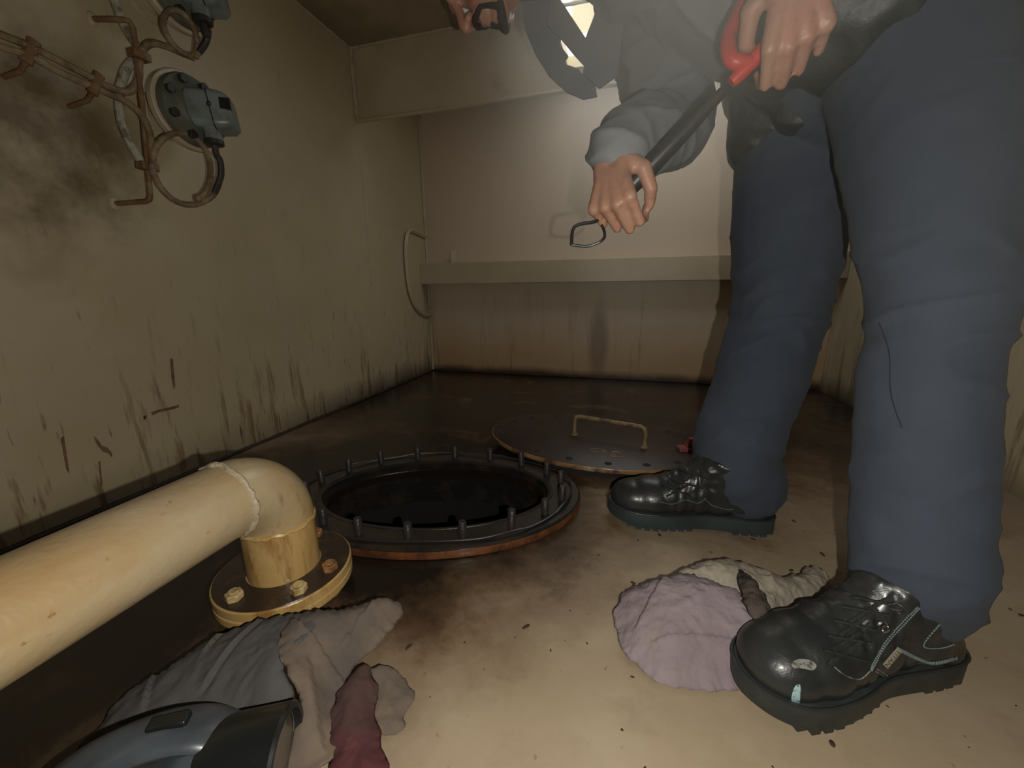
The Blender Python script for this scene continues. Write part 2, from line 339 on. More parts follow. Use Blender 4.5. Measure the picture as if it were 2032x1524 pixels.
M['tool'] = mat('black_tool', (.022, .021, .02), .4)
M['lanternbody'] = mat('slate_lantern_plastic', (.075, .090, .108), .35, spots=[((.022, .025, .026), (8, 8, 8), .55, .12, .7, 5), ((.12, .12, .10), (60, 60, 60), .70, .03, .5, 4)], coat=.2)
M['lanternhead'] = mat('black_lantern_head', (.009, .011, .011), .35, spots=[((.10, .15, .17), (120, 120, 120), .73, .02, .6, 3)], coat=.2)
M['reflector'] = mat('reflector', (.55, .47, .36), .3, metal=.6)
M['glass'] = mat('lens_glass', (.9, .9, .9), .05)
gb = M['glass'].node_tree.nodes['Principled BSDF']; gb.inputs['Transmission Weight'].default_value = 1
M['yellow'] = mat('yellow_white_paint', (.85, .74, .42), .6)
M['flake'] = mat('dark_flake', (.045, .025, .014), .7)

# ------------------------------------------------------------------ the tank room
XR, YB, YF, ZC, YW, ZW = 2.09, 2.234, -1.3, 1.4725, 1.676, 1.205
T = .03
HX0, HX1, HY0, HY1 = .84, 1.62, 1.44, 2.12        # hatch in the deck above
def ell(a, b, n=64, c=(0, 0), ang=0):
    ca, sa = math.cos(ang), math.sin(ang)
    return [(c[0]+a*math.cos(2*PI*i/n)*ca-b*math.sin(2*PI*i/n)*sa, c[1]+a*math.cos(2*PI*i/n)*sa+b*math.sin(2*PI*i/n)*ca) for i in range(n)]
MHC, MHA = (.738, .800), math.radians(15)
def plate_with_hole(outer, hole, z0, z1):
    mb = MB(); n0, n1 = len(outer), len(hole)
    pts = [Vector(p) for p in outer+hole]
    ed = [(i, (i+1) % n0) for i in range(n0)]+[(n0+i, n0+(i+1) % n1) for i in range(n1)]
    vs, es, fs, *_ = geometry.delaunay_2d_cdt(pts, ed, [], 1, 1e-6)
    def inside(p):
        c = False; j = n1-1
        for i in range(n1):
            a, b = hole[i], hole[j]
            if (a[1] > p[1]) != (b[1] > p[1]) and p[0] < (b[0]-a[0])*(p[1]-a[1])/(b[1]-a[1])+a[0]: c = not c
            j = i
        return c
    keep = [f for f in fs if not inside(sum((vs[i] for i in f), Vector((0, 0)))/len(f))]
    for z in (z0, z1): mb.add([(v.x, v.y, z) for v in vs], keep)
    for ring in (outer, hole):
        n = len(ring); mb.add([(p[0], p[1], z0) for p in ring]+[(p[0], p[1], z1) for p in ring], [(i, (i+1) % n, n+(i+1) % n, n+i) for i in range(n)])
    return mb
outer = [(-T, YF-T), (XR+T, YF-T), (XR+T, YB+T), (-T, YB+T)]
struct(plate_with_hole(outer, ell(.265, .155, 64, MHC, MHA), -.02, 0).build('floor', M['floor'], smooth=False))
struct(MB().box((-T, YF, 0), (0, YB, ZC)).build('wall_left', M['wall'], smooth=False))
struct(MB().box((XR, YF, 0), (XR+T, YB, ZC)).build('wall_right', M['wall'], smooth=False))
struct(MB().box((-T, YB, 0), (XR+T, YB+T, ZC)).build('wall_back', M['back'], smooth=False))
struct(MB().box((-T, YF-T, 0), (XR+T, YF, ZC)).build('wall_front', M['wall'], smooth=False))
struct(plate_with_hole(outer, [(HX0, HY0), (HX1, HY0), (HX1, HY1), (HX0, HY1)], ZC, ZC+.012).build('ceiling', M['ceil'], smooth=False))
# hatch coaming standing above the deck
hc = MB()
for a, b in (((HX0-.01, HY0), (HX0, HY1)), ((HX1, HY0), (HX1+.01, HY1)), ((HX0-.01, HY0-.01), (HX1+.01, HY0)), ((HX0-.01, HY1), (HX1+.01, HY1+.01))):
    hc.box((a[0], a[1], ZC), (b[0], b[1], ZC+.06))
struct(hc.build('trim_1', M['yellow'], smooth=False))
struct(MB().box((.78, 2.60, 1.88), (1.35, 2.63, 2.6)).build('outside_panel', M['yellow'], smooth=False))  # yellow panel added outside the room to tint the bright gap
# tank below the opening
tk = MB(); rng = ell(.40, .30, 48, MHC, MHA)
n = len(rng)
tk.add([(p[0], p[1], -.021) for p in rng]+[(p[0], p[1], -.9) for p in rng], [(i, (i+1) % n, n+(i+1) % n, n+i) for i in range(n)]+[tuple(range(n, 2*n))])
struct(tk.build('wall_tank', M['void'], smooth=False))
# welds along the corners
def weld(name, a, b, r=.006, m_='weld'):
    a = Vector(a); b = Vector(b); k = max(8, int((b-a).length/.02)); rnd = random.Random(name)
    pts = [a+(b-a)*i/k for i in range(k+1)]
    return struct(MB().tube(pts, [r*rnd.uniform(.8, 1.2) for _ in pts], 8).build(name, M[m_]))
weld('trim_2', (.004, YF, ZC-.004), (.004, YB, ZC-.004))
weld('trim_3', (.004, YB-.004, 0), (.004, YB-.004, ZC), .009)
weld('trim_4', (.005, YW-.012, ZW), (.005, YW-.012, ZC), .009)
weld('trim_5', (.0, YW-.006, .52), (.0, YW-.006, ZW-.03), .003)
weld('trim_6', (0, YW-.012, ZC-.004), (XR, YW-.012, ZC-.004), .006)
weld('trim_7', (0, YB-.004, .004), (XR, YB-.004, .004), .006, 'oilblack')
weld('trim_8', (.004, YF, .004), (.004, YB, .004), .006, 'oilblack')
# deep deck beam across the room, cut away for the hatch
bm_ = MB(); t = .006
bm_.box((0, YW-t, ZW), (HX0+.02, YW+t, ZC)).box((HX1-.10, YW-t, ZW), (XR, YW+t, ZC)).box((HX0+.02, YW-t, ZW), (HX1-.10, YW+t, ZW+.055))
bm_.tube([(0, YW-.004, ZW), (XR, YW-.004, ZW)], .0085, 10)
bo = bm_.build('deck_beam', M['steel'], smooth=True); tag(bo, 'cream painted deep deck beam running across below the ceiling', 'beam')
# horizontal stiffener on the back wall
sy = YB-.085
z0 = at(1130, 560, 'y', sy).z; z1 = at(1130, 514, 'y', sy).z
st_ = MB(); st_.box((.0, sy, z0), (XR, sy+.010, z1)); st_.box((.0, sy+.010, z1-.012), (XR, YB, z1-.002))
so = st_.build('wall_stiffener', M['steel'], smooth=False, bevel=.003); tag(so, 'horizontal angle bar stiffener welded along the back wall', 'stiffener')
tb = MB().box((.19, sy+.004, z1), (.196, sy+.07, z1+.065)); o = tb.build('lug', M['steel'], so, smooth=False)
# D shaped collar on the left wall at the stiffener end
col = [(YB, .345), (YB-.05, .352), (YB-.13, .385), (YB-.195, .45), (YB-.215, .53), (YB-.215, .66), (YB-.20, .73), (YB-.16, .772), (YB, .79)]
zc0 = at(835, 625, 'x', .0).z; ztop = at(830, 462, 'x', .0).z; yl = at(804, 540, 'x', 0.0).y
cz = lambda f: zc0+(ztop-zc0)*f
W_ = YB-yl
col = [(YB-.01, cz(-.02)), (YB-W_*.35, cz(0)), (YB-W_*.7, cz(.10)), (YB-W_*.93, cz(.28)), (yl, cz(.5)), (yl, cz(.74)), (YB-W_*.93, cz(.90)), (YB-W_*.80, cz(.98)), (YB-W_*.6, cz(1.0)), (YB-.01, cz(.97))]
cc = MB(); pth = smooth_path([(.010, p[0], p[1]) for p in col], 4)
cc.tube(pth, .011, 4, flat=1.0)
co_ = cc.build('collar_ring', M['steel'], smooth=True); tag(co_, 'curved D shaped edge bar on left wall at end of stiffener', 'bracket')

# ------------------------------------------------------------------ pipe with elbow and flanges
PX, PY, PR, PZ = .636, .449, .0535, .213
pt = thing('drain_pipe', 'thick cream painted pipe along left wall elbowing down to a bolted floor flange', 'pipe', (PX, PY, 0))
er = .075
hp = MB(); hp.tube([(PX, y, PZ) for y in np.linspace(YF, PY-er, 12)], PR, 48)
hp.build('pipe_run', M['pipe'], pt)
eb = MB(); eb.tube([(PX, PY-er+er*math.sin(a), PZ-er+er*math.cos(a)) for a in np.linspace(0, PI/2, 14)], PR*1.01, 48)
eb.build('elbow', M['elbow'], pt)
def ring_weld(c, axis, r, b, mat_, parent, name='weld_seam'):
    A = Vector(axis).normalized(); q = A.orthogonal().normalized(); p = A.cross(q); rnd = random.Random(3)
    pts = [Vector(c)+(q*math.cos(t)+p*math.sin(t))*(r+rnd.uniform(-.0008, .0008))+A*rnd.uniform(-.0015, .0015) for t in np.linspace(0, 2*PI, 46)[:-1]]
    return MB().tube(pts, [b*rnd.uniform(.7, 1.2) for _ in pts], 8, closed=True).build(name, mat_, parent)
ring_weld((PX, PY-er, PZ), (0, 1, 0), PR, .0048, M['weld'], pt)
FZ = .052
MB().tube([(PX, PY, z) for z in np.linspace(FZ, PZ-er, 5)], PR, 48).build('stub_pipe', M['stub'], pt)
ring_weld((PX, PY, PZ-er), (0, 0, 1), PR, .0040, M['stub'], pt)
T0 = Matrix.Translation((PX, PY, 0))
MB().lathe([(.100, .0205), (.103, .0225), (.103, .0335), (.1005, .0355)], T0, 64).build('lower_flange', M['stub'], pt)
uf = MB().lathe([(.0975, .0355), (.103, .0375), (.103, .050), (.1015, .0518)], T0, 64); uf.build('upper_flange', M['stub'], pt)
MB().lathe([(PR+.002, .0515), (.1005, .0522), (.1000, .0530), (PR+.002, .0545)], T0, 64, closed=True).build('oil_film', M['oilblack'], pt)
MB().lathe([(.0565, 0), (.0565, .021)], T0, 32).build('floor_spool', M['stub'], pt)
def hexb(c, r, h, rot=0): return [(c[0]+r*math.cos(rot+PI/3*i), c[1]+r*math.sin(rot+PI/3*i)) for i in range(6)]
bolts = [(at(467, 1180, 'z', .058), 'boltcream'), (at(601, 1183, 'z', .058), 'boltcream'), (at(661, 1124, 'z', .058), 'boltrust')]
vecs = []
for p, m_ in bolts:
    d = Vector((p.x-PX, p.y-PY)); a = math.atan2(d.y, d.x); vecs.append(a)
base_a = vecs[0]
for i, (a, m_) in enumerate([(vecs[0], 'boltcream'), (vecs[1], 'boltcream'), (vecs[2], 'boltrust'), (vecs[2]+1.55, 'boltrust')]):
    cx_, cy_ = PX+.0815*math.cos(a), PY+.0815*math.sin(a)
    b = MB().prism(hexb((cx_, cy_), .0125, 0, a+.3), .0525, .0635).lathe([(.0075, .0635), (.0075, .067)], Matrix.Translation((cx_, cy_, 0)), 14)
    b = b.build('flange_bolt', M[m_], pt, bevel=.0012)
    MB().prism(hexb((cx_, cy_), .0125, 0, a), .008, .0205).lathe([(.0072, .002), (.0072, .009)], Matrix.Translation((cx_, cy_, 0)), 14).build('flange_nut', M[m_], pt, bevel=.0012)

# ------------------------------------------------------------------ oval manhole in the floor
mt = thing('manhole_coaming', 'oval oily manhole ring in the floor with upright studs and open dark hole', 'manhole', (MHC[0], MHC[1], 0))
MM = Matrix.Translation((MHC[0], MHC[1], 0))@Matrix.Rotation(MHA, 4, 'Z')
def oval(prof, n=96, name='x', m_='manhole', par=None, closed=True):
    mb = MB(); vs = []; m = len(prof)                       # prof: (offset from stud ellipse, z)
    for k in range(n):
        a = 2*PI*k/n
        e = Vector((.31*math.cos(a), .193*math.sin(a), 0)); nn = Vector((math.cos(a)/.31, math.sin(a)/.193, 0)).normalized()
        for off, z in prof: v = e+nn*off; v.z = z; vs.append(MM@v)
    fs = []
    for k in range(n):
        j = (k+1) % n
        for i in range(m if closed else m-1): i2 = (i+1) % m; fs.append((k*m+i, j*m+i, j*m+i2, k*m+i2))
    mb.add(vs, fs); return mb
oval([(-.028, .022), (.036, .022), (.040, .019), (.040, .0175), (-.028, .0175)]).build('top_ring', M['manhole'], mt)
oval([(-.02, .0175), (.0405, .0175), (.0415, .012), (.0405, .002), (-.02, .002)]).build('rusted_edge', M['rustrim'], mt)
oval([(-.030, .0235), (-.024, .0235), (-.022, .020), (-.024, -.10), (-.034, -.10), (-.036, .020)]).build('neck', M['manhole'], mt)
# wavy gasket lying round the studs
gp = []
for k in range(200):
    a = 2*PI*k/200
    e = Vector((.31*math.cos(a), .193*math.sin(a), 0)); nn = Vector((math.cos(a)/.31, math.sin(a)/.193, 0)).normalized()
    w1 = max(0, noise.noise(V((math.cos(a)*2.2, math.sin(a)*2.2, 3.1))))*1.6
    v = e+nn*(.021+.005*math.sin(a*5)); v.z = .0255+.011*w1; gp.append(MM@v)
MB().tube(gp, .0028, 8, closed=True, flat=.8).build('gasket', M['rubber'], mt)
sd0 = None
for k in range(18):
    a = 2*PI*(k+.35)/18; rnd = random.Random(k)
    p = MM@Vector((.31*math.cos(a), .193*math.sin(a), 0)); h = .038+rnd.uniform(-.003, .004)
    tx, ty = rnd.uniform(-.05, .05), rnd.uniform(-.05, .05)
    b = MB(); prof = [(.0085, .018), (.0085, .018+h-.003), (.0068, .018+h)]
    b.lathe(prof, Matrix.Translation((p.x, p.y, 0))@Matrix.Rotation(tx, 4, 'X')@Matrix.Rotation(ty, 4, 'Y'), 16)
    b.build('stud', M['stud'], mt)

# ------------------------------------------------------------------ manhole lid lying beyond
LC, LA, LZ = (1.085, 1.195), math.radians(-6), .034
lt = thing('manhole_cover', 'oval dark oily manhole lid with rusty rim and bar handle lying on floor', 'lid', (LC[0], LC[1], 0))
LM = Matrix.Translation((LC[0], LC[1], 0))@Matrix.Rotation(LA, 4, 'Z')
MB().lathe([(.01, LZ+.0125), (.985, LZ+.0125), (.995, LZ+.011)], LM, 96, sx=.335, sy=.222).build('lid_plate', M['lid'], lt)
MB().lathe([(.90, LZ), (.997, LZ), (1.0, LZ+.002), (1.0, LZ+.010), (.995, LZ+.0118), (.90, LZ+.0118)], LM, 96, sx=.335, sy=.222, closed=True).build('lid_rim', M['lidrim'], lt)
MB().lathe([(.8, 0), (.8, LZ)], LM, 64, sx=.335, sy=.222).build('lid_underside', M['void'], lt)
h0 = at(1140, 862, 'z', LZ+.0125); h1 = at(1279, 888, 'z', LZ+.0125); hz = LZ+.0125+.062
q0 = h0.copy(); q1 = h1.copy(); d = (h1-h0).normalized()
hp_ = [h0-Vector((0, 0, .002)), Vector((h0.x, h0.y, hz-.014)), Vector((h0.x, h0.y, hz-.004))+d*.004, Vector((h0.x, h0.y, hz))+d*.014, Vector((h1.x, h1.y, hz))-d*.014, Vector((h1.x, h1.y, hz-.004))-d*.004, Vector((h1.x, h1.y, hz-.014)), h1-Vector((0, 0, .002))]
hb = MB().tube(hp_, .0062, 12)
for p in (h0, h1): hb.lathe([(.011, 0), (.009, .004), (.006, .006)], Matrix.Translation(p), 16)
hb.build('lid_handle', M['handle'], lt)
wb = MB()                                                   # weld marks reading 0 2
c0 = at(1187, 894, 'z', LZ+.0128); c1 = at(1222, 903, 'z', LZ+.0128)
wb.tube([c0+Vector((.022*math.cos(t), .011*math.sin(t), 0)) for t in np.linspace(0, 2*PI, 28)[:-1]], .0016, 6, closed=True)
wb.tube(smooth_path([c1+Vector(v) for v in ((-.012, .018, 0), (.004, .023, 0), (.012, .012, 0), (.0, .0, 0), (-.014, -.010, 0), (.004, -.013, 0), (.026, -.004, 0))], 5), .0016, 6)
wb.build('weld_marks', M['handle'], lt)
for k in range(18):
    a = 2*PI*(k+.2)/18; p = LM@Vector((.30*math.cos(a), .19*math.sin(a), LZ+.0115))
    MB().lathe([(.010, 0), (.010, .0016), (.0085, .0016)], Matrix.Translation(p), 16).build('stud_hole', M['void'], lt)
# red bits on the lid
rb = MB(); c = at(1366, 893, 'z', LZ+.014); Rm = Matrix.Translation((c.x, c.y, LZ+.0127))@Matrix.Rotation(.25, 4, 'Z')
rb.box((-.030, -.016, 0), (.034, .016, .012), Rm)
rb.add([Rm@Vector(v) for v in ((-.010, -.012, .012), (.022, -.012, .012), (.022, .012, .012), (-.010, .012, .012), (-.001, -.008, .038), (.015, -.008, .038), (.015, .008, .038), (-.001, .008, .038))], [(0,3,2,1),(4,5,6,7),(0,1,5,4),(1,2,6,5),(2,3,7,6),(3,0,4,7)])
o = rb.build('red_block', M['redbit'], smooth=False, bevel=.003); tag(o, 'small dusty red stepped block on the lid beside the far trouser leg', 'block')

# ------------------------------------------------------------------ level transmitters on the left wall
def make_gauge():
    D = at(380, 222, 'x', .105)
    root = thing('level_transmitter', 'lower grey green transmitter with round flange on left wall', 'instrument', (0, D.y, D.z), 'wall transmitters')
    X90 = Matrix.Rotation(PI/2, 4, 'Y')
    F = lambda x: Matrix.Translation((x, D.y, D.z))@X90
    MB().lathe([(.036, .0), (.036, .098)], F(0), 32).build('wall_stub', M['steel'], root)
    MB().lathe([(.052, 0), (.049, .006), (.037, .009)], F(0), 40).build('weld_pad', M['weld'], root)
    MB().lathe([(.083, .0), (.086, .002), (.086, .016), (.084, .018)], F(.085), 56).build('back_flange', M['steel'], root)
    MB().lathe([(.078, 0), (.078, .012), (.075, .018), (.050, .021), (.040, .028), (.036, .030)], F(.103), 56).build('front_flange', M['disc'], root)
    for k in range(8):
        a = 2*PI*(k+.5)/8; c = (D.y+.064*math.cos(a), D.z+.064*math.sin(a))
        MB().prism([(.0105*math.cos(PI/3*i), .0105*math.sin(PI/3*i)) for i in range(6)], 0, .011, Matrix.Translation((.122, c[0], c[1]))@X90).build('flange_bolt', M['darkbolt'], root, bevel=.001)
    # housing: rounded block, wider towards the wall, with a slanted joint
    hy, hz_ = D.y-.012, D.z-.004
    def rsec(x, w, h, r, oy=0, oz=0, n=6):
        pts = []
        for cx_, cy_, a0 in ((w-r, h-r, 0), (-w+r, h-r, PI/2), (-w+r, -h+r, PI), (w-r, -h+r, 1.5*PI)):
            for i in range(n+1): a = a0+PI/2*i/n; pts.append(Vector((x+(cy_+r*math.sin(a))*-.10, hy+oy+cx_+r*math.cos(a), hz_+oz+cy_+r*math.sin(a))))
        return pts
    HR = Matrix.Translation((.125, hy, hz_))@Matrix.Rotation(math.radians(36), 4, 'Z')@Matrix.Translation((-.125, -hy, -hz_))
    def loft(secs):
        secs = [[HR@v for v in q] for q in secs]
        mb = MB(); n = len(secs[0]); vs = [v for s_ in secs for v in s_]
        fs = [(i*n+k, i*n+(k+1) % n, (i+1)*n+(k+1) % n, (i+1)*n+k) for i in range(len(secs)-1) for k in range(n)]
        fs += [tuple(range(n-1, -1, -1)), tuple(range((len(secs)-1)*n, len(secs)*n))]
        return mb.add(vs, fs)
    loft([rsec(.122, .034, .036, .014), rsec(.128, .038, .041, .016), rsec(.170, .038, .041, .016)]).build('housing', M['blueg'], root)
    loft([rsec(.171, .040, .043, .016), rsec(.200, .039, .040, .016), rsec(.212, .033, .032, .014)]).build('housing_cap', M['blueg'], root)
    MB().tube([HR@v for v in rsec(.1705, .0405, .0435, .016)], .0013, 6, closed=True).build('cap_joint', M['window'], root)
    MB().ell(HR@Vector((.170, hy-.041, hz_+.006)), (.006, .004, .006)).build('cap_screw', M['darkbolt'], root)
    MB().box((.192, hy-.0425, hz_-.002), (.214, hy-.034, hz_+.022), HR).build('dark_window', M['window'], root)
    g = HR@Vector((.162, hy-.012, hz_-.038))
    Z = Matrix.Translation(g)@Matrix.Rotation(PI, 4, 'X')
    MB().lathe([(.019, 0), (.0185, .026), (.017, .028)], Z, 28).build('gland', M['blueg'], root)
    MB().lathe([(.0205, .026), (.0205, .036), (.018, .038)], Z, 12).build('gland_nut', M['darkbolt'], root)
    return root, g+Vector((0, 0, -.038))
gauge, GL = make_gauge()
OFF = Vector((0, .022, .265))
g2 = copy_tree(gauge); g2.location = gauge.location+OFF
g2['label'] = 'upper grey green transmitter cut off by the top edge of the picture'
# cable loops from the glands
def cable(name, pts, r, m_, label, cat='cable', k=6, parent=None, group=None):
    o = MB().tube(smooth_path(pts, k), r, 10).build(name, M[m_], parent)
    return tag(o, label, cat, group) if label else o
def P(x, y, d): return at(x, y, 'x', d)
lp = [GL, GL+Vector((0, 0, -.02)), P(437, 320, .165), P(438, 350, .155), P(425, 385, .14), P(400, 402, .125), P(375, 407, .115), P(345, 397, .11), P(318, 370, .105), P(303, 335, .105), P(306, 300, .105), P(325, 274, .11), P(355, 264, .115), P(388, 274, .12), P(409, 300, .125), P(418, 335, .13), P(413, 370, .13), P(395, 396, .13)]
cl = cable('armoured_cable', lp, .0066, 'cable', 'looped cable hanging below the lower wall transmitter')
cable('black_sleeve', [GL+Vector((0, 0, .004)), GL+Vector((0, 0, -.02)), P(437, 320, .165), P(438, 350, .155), P(425, 383, .142)], .0072, 'cableblack', None, parent=cl)
MB().ell(P(393, 394, .133), (.010, .007, .010)).build('cable_tie', M['cable'], cl)
GL2 = GL+OFF
up = [GL2, GL2+Vector((0, 0, -.02)), P(413, 60, .16), P(410, 80, .15), P(395, 104, .135), P(375, 110, .125), P(350, 95, .12), P(330, 68, .12), P(324, 40, .12), P(338, 20, .125), P(362, 26, .13), P(383, 52, .135), P(391, 80, .135), P(389, 106, .13)]
cu_ = cable('armoured_cable', up, .0064, 'cable', 'looped cable hanging below the upper wall transmitter')
cable('black_sleeve', [GL2+Vector((0, 0, .004)), GL2+Vector((0, 0, -.02)), P(413, 60, .16), P(408, 84, .148), P(394, 104, .135)], .0072, 'cableblack', None, parent=cu_)
MB().ell(P(388, 112, .13), (.009, .007, .006)).build('cable_tie', M['cable'], cu_)
# trunk cables
cable('armoured_cable', [P(-60, 40, .04), P(0, 68, .05), P(60, 92, .055), P(120, 122, .06), P(170, 148, .06), P(215, 172, .062), P(250, 182, .066), P(268, 172, .072), P(276, 150, .078), P(276, 128, .08), P(284, 98, .08), P(302, 86, .09), P(330, 92, .10), P(358, 104, .115), P(385, 115, .125)], .0074, 'cable', 'upper cable of the run crossing left wall, turning up to the upper transmitter')
cable('armoured_cable', [P(-60, 66, .04), P(0, 92, .05), P(60, 112, .055), P(120, 144, .06), P(170, 166, .06), P(215, 186, .062), P(252, 203, .07), P(278, 225, .08), P(294, 255, .09), P(301, 290, .098), P(303, 318, .104)], .0072, 'cable', 'lower cable of the run crossing left wall, turning down to the lower transmitter')
for i, (a, b, d, lb) in enumerate([((68, 84), (52, 122), .057, 'flat clip on the cable run nearest the left edge'), ((197, 150), (184, 184), .064, 'flat clip on cable run beside the bent rod bracket')]):
    p, q = P(*a, d), P(*b, d); dd = (q-p)
    c = MB().tube([p-dd*.08, p+dd*.5, q+dd*.05], .0095, 8, flat=.55); o = c.build('cable_clip', M['rod']); 
    MB().tube([q, q+Vector((-.02, 0, -.012)), Vector((0, q.y-.01, q.z-.022))], .0045, 8).build('stand_off', M['rod'], o)
    tag(o, lb, 'clip')
# bent rod bracket
br = [P(184, 38, 0), P(210, 38, .03), P(245, 39, .068), P(257, 42, .074), P(264, 55, .076), P(268, 85, .078), P(271, 120, .080), P(279, 180, .082), P(286, 250, .082), P(292, 320, .082), P(298, 385, .080), P(297, 396, .078), P(290, 400, .072), P(260, 402, .035), P(228, 404, 0)]
rb_ = MB().tube(br, .0055, 12).build('rod_bracket', M['rod']); tag(rb_, 'rusty bent rod bracket welded to left wall beside the transmitters', 'bracket')
for p in (br[0], br[-1]): MB().ell(p, (.005, .011, .015)).build('weld_blob', M['weld'], rb_)
for (x, y, d) in ((289, 330, .088), (272, 108, .086)):
    c = P(x, y, d); MB().box((-.012, -.013, -.008), (.012, .022, .008), Matrix.Translation(c)).build('clamp', M['rod'], rb_, bevel=.002)
# white braided hoses
cable('braided_hose', [P(285, 328, .05), P(268, 300, .05), P(250, 266, .05), P(240, 232, .05), P(237, 200, .048), P(240, 168, .05), P(250, 138, .055), P(268, 116, .06)], .0090, 'hose', 'pale braided hose curving down behind the lower half of the rod bracket', 'hose')
cable('braided_hose', [P(222, -40, .05), P(228, 0, .05), P(240, 35, .052), P(252, 60, .056), P(266, 82, .06), P(276, 96, .062)], .0088, 'hose', 'pale braided hose running out of the picture at top left', 'hose')

# ------------------------------------------------------------------ rags
def inside_poly(p, poly):
    c = False; j = len(poly)-1
    for i in range(len(poly)):
        a, b = poly[i], poly[j]
        if (a.y > p.y) != (b.y > p.y) and p.x < (b.x-a.x)*(p.y-a.y)/(b.y-a.y)+a.x: c = not c
        j = i
    return c
def sheet(name, edge, H, m_, parent=None, seed=0, step=.0030, soft=.03, wr=.006, freq=16, dirn=(1, .4), base=0, holes=None, folds=(), floor_skirt=True, thick=.002, mats=None):
    """crumpled cloth over a closed outline of 3-D edge points; interior rises by H"""
    n0 = len(edge); e = smooth_path(edge, 6, True)
    rnd = random.Random(seed)
    e = [p+Vector((noise.noise(p*90+Vector((seed, 0, 0)))*.005, noise.noise(p*90+Vector((0, seed, 5)))*.005, 0)) for p in e]
    P2 = [Vector((p.x, p.y)) for p in e]
    x0, x1 = min(p.x for p in P2), max(p.x for p in P2); y0, y1 = min(p.y for p in P2), max(p.y for p in P2)
    pts = list(P2); EA = np.array([(p.x, p.y, p.z) for p in e])
    xs = np.arange(x0, x1, step)
    for i, x in enumerate(xs):
        for y in np.arange(y0+(i % 2)*step/2, y1, step):
            p = Vector((x, y))
            if inside_poly(p, P2):
                d = np.hypot(EA[:, 0]-x, EA[:, 1]-y).min()
                if d > step*.6: pts.append(p)
    ed = [(i, (i+1) % len(P2)) for i in range(len(P2))]
    vs, es, fs, *_ = geometry.delaunay_2d_cdt(pts, ed, [], 1, 1e-6)
    out = []; D = Vector((dirn[0], dirn[1], 0)).normalized(); Q = Vector((-D.y, D.x, 0))
    for v in vs:
        d2 = (EA[:, 0]-v.x)**2+(EA[:, 1]-v.y)**2; d = math.sqrt(d2.min()); wgt = 1/(d2+1e-6)**1.5; zb = float((wgt*EA[:, 2]).sum()/wgt.sum())
        s_ = 1-math.exp(-d/soft)
        p = Vector((v.x, v.y, 0)); q = D*(p.dot(D)*.35)+Q*p.dot(Q)
        q += Vector((noise.noise(p*9+Vector((seed, 1, 0))), noise.noise(p*9+Vector((3, seed, 0))), 0))*.03
        wz = ridged(q, freq, seed)*wr+ridged(p+q*.3, freq*2.3, seed+3)*wr*.45+ridged(p*1.0+q, freq*4.5, seed+9)*wr*.22+noise.noise(p*freq*9)*wr*.12
        z = zb+H*s_*(.8+.4*noise.noise(p*6+Vector((0, 0, seed))))+wz*(.25+.75*s_)
        for (a, b, wd, am) in folds:
            ab = b-a; t_ = max(0, min(1, (p-a).dot(ab)/ab.length_squared)); dd = (p-a-ab*t_).length
            sg = 1 if (p-a).cross(ab).z > 0 else -1
            z += am*math.exp(-dd/wd)*sg
        out.append(Vector((v.x, v.y, max(z, .0025+base))))
    mb = MB(); mb.add(out, fs)
    me = mb.mesh(name, mats or M[m_]); 
    for p_ in me.polygons:
        if p_.normal.z < 0: me.flip_normals(); break
    o = link(name, me, parent, angle=180)
    sm = o.modifiers.new('thick', 'SOLIDIFY'); sm.thickness = thick; sm.offset = -1 if thick > 0 else 1
    return o
F = lambda x, y, z=0.003: at(x, y, 'z', z)
# purple rag beside the near boot
pe = [F(1217, 1215, .012), F(1222, 1255), F(1240, 1300), F(1290, 1345), F(1345, 1370), F(1420, 1372), F(1500, 1366), F(1560, 1335, .01), F(1600, 1290, .03), F(1605, 1262, .035), F(1560, 1235, .04), F(1490, 1190, .05), F(1420, 1158, .055), F(1350, 1140, .055), F(1335, 1150, .05), F(1290, 1155, .035), F(1240, 1178, .02)]
ro = sheet('purple_rag', pe, .030, 'ragp', seed=2, wr=.0065, freq=15, dirn=(1, .35), soft=.03, folds=[(F(1265, 1262), F(1340, 1172), .010, .006), (F(1300, 1300), F(1440, 1310), .008, .003)])
tag(ro, 'crumpled purplish grey rag on floor touching the near boot toe', 'rag')
ce = [F(1345, 1142, .05), F(1385, 1122, .05), F(1422, 1112, .052), F(1465, 1118, .05), F(1500, 1130, .05), F(1550, 1148, .035), F(1585, 1138, .03), F(1628, 1128, .03), F(1650, 1165, .02), F(1656, 1200, .012), F(1640, 1240, .006), F(1600, 1262, .008), F(1560, 1262, .02), F(1520, 1230, .035), F(1480, 1195, .045), F(1430, 1165, .05)]
co2 = sheet('cream_rag', ce, .016, 'ragc', seed=5, wr=.0075, freq=17, dirn=(.5, 1), soft=.02, base=.008)
tag(co2, 'soiled cream rag heaped behind the purplish grey rag', 'rag')
de = [F(1462, 1120, .060), F(1478, 1135, .066), F(1500, 1160, .072), F(1520, 1185, .070), F(1530, 1212, .066), F(1520, 1240, .060), F(1500, 1235, .062), F(1480, 1205, .068), F(1468, 1170, .066)]
sheet('blackened_fold', de, .010, 'ragd', parent=co2, seed=8, wr=.005, freq=24, dirn=(.3, 1), soft=.01, base=.05)
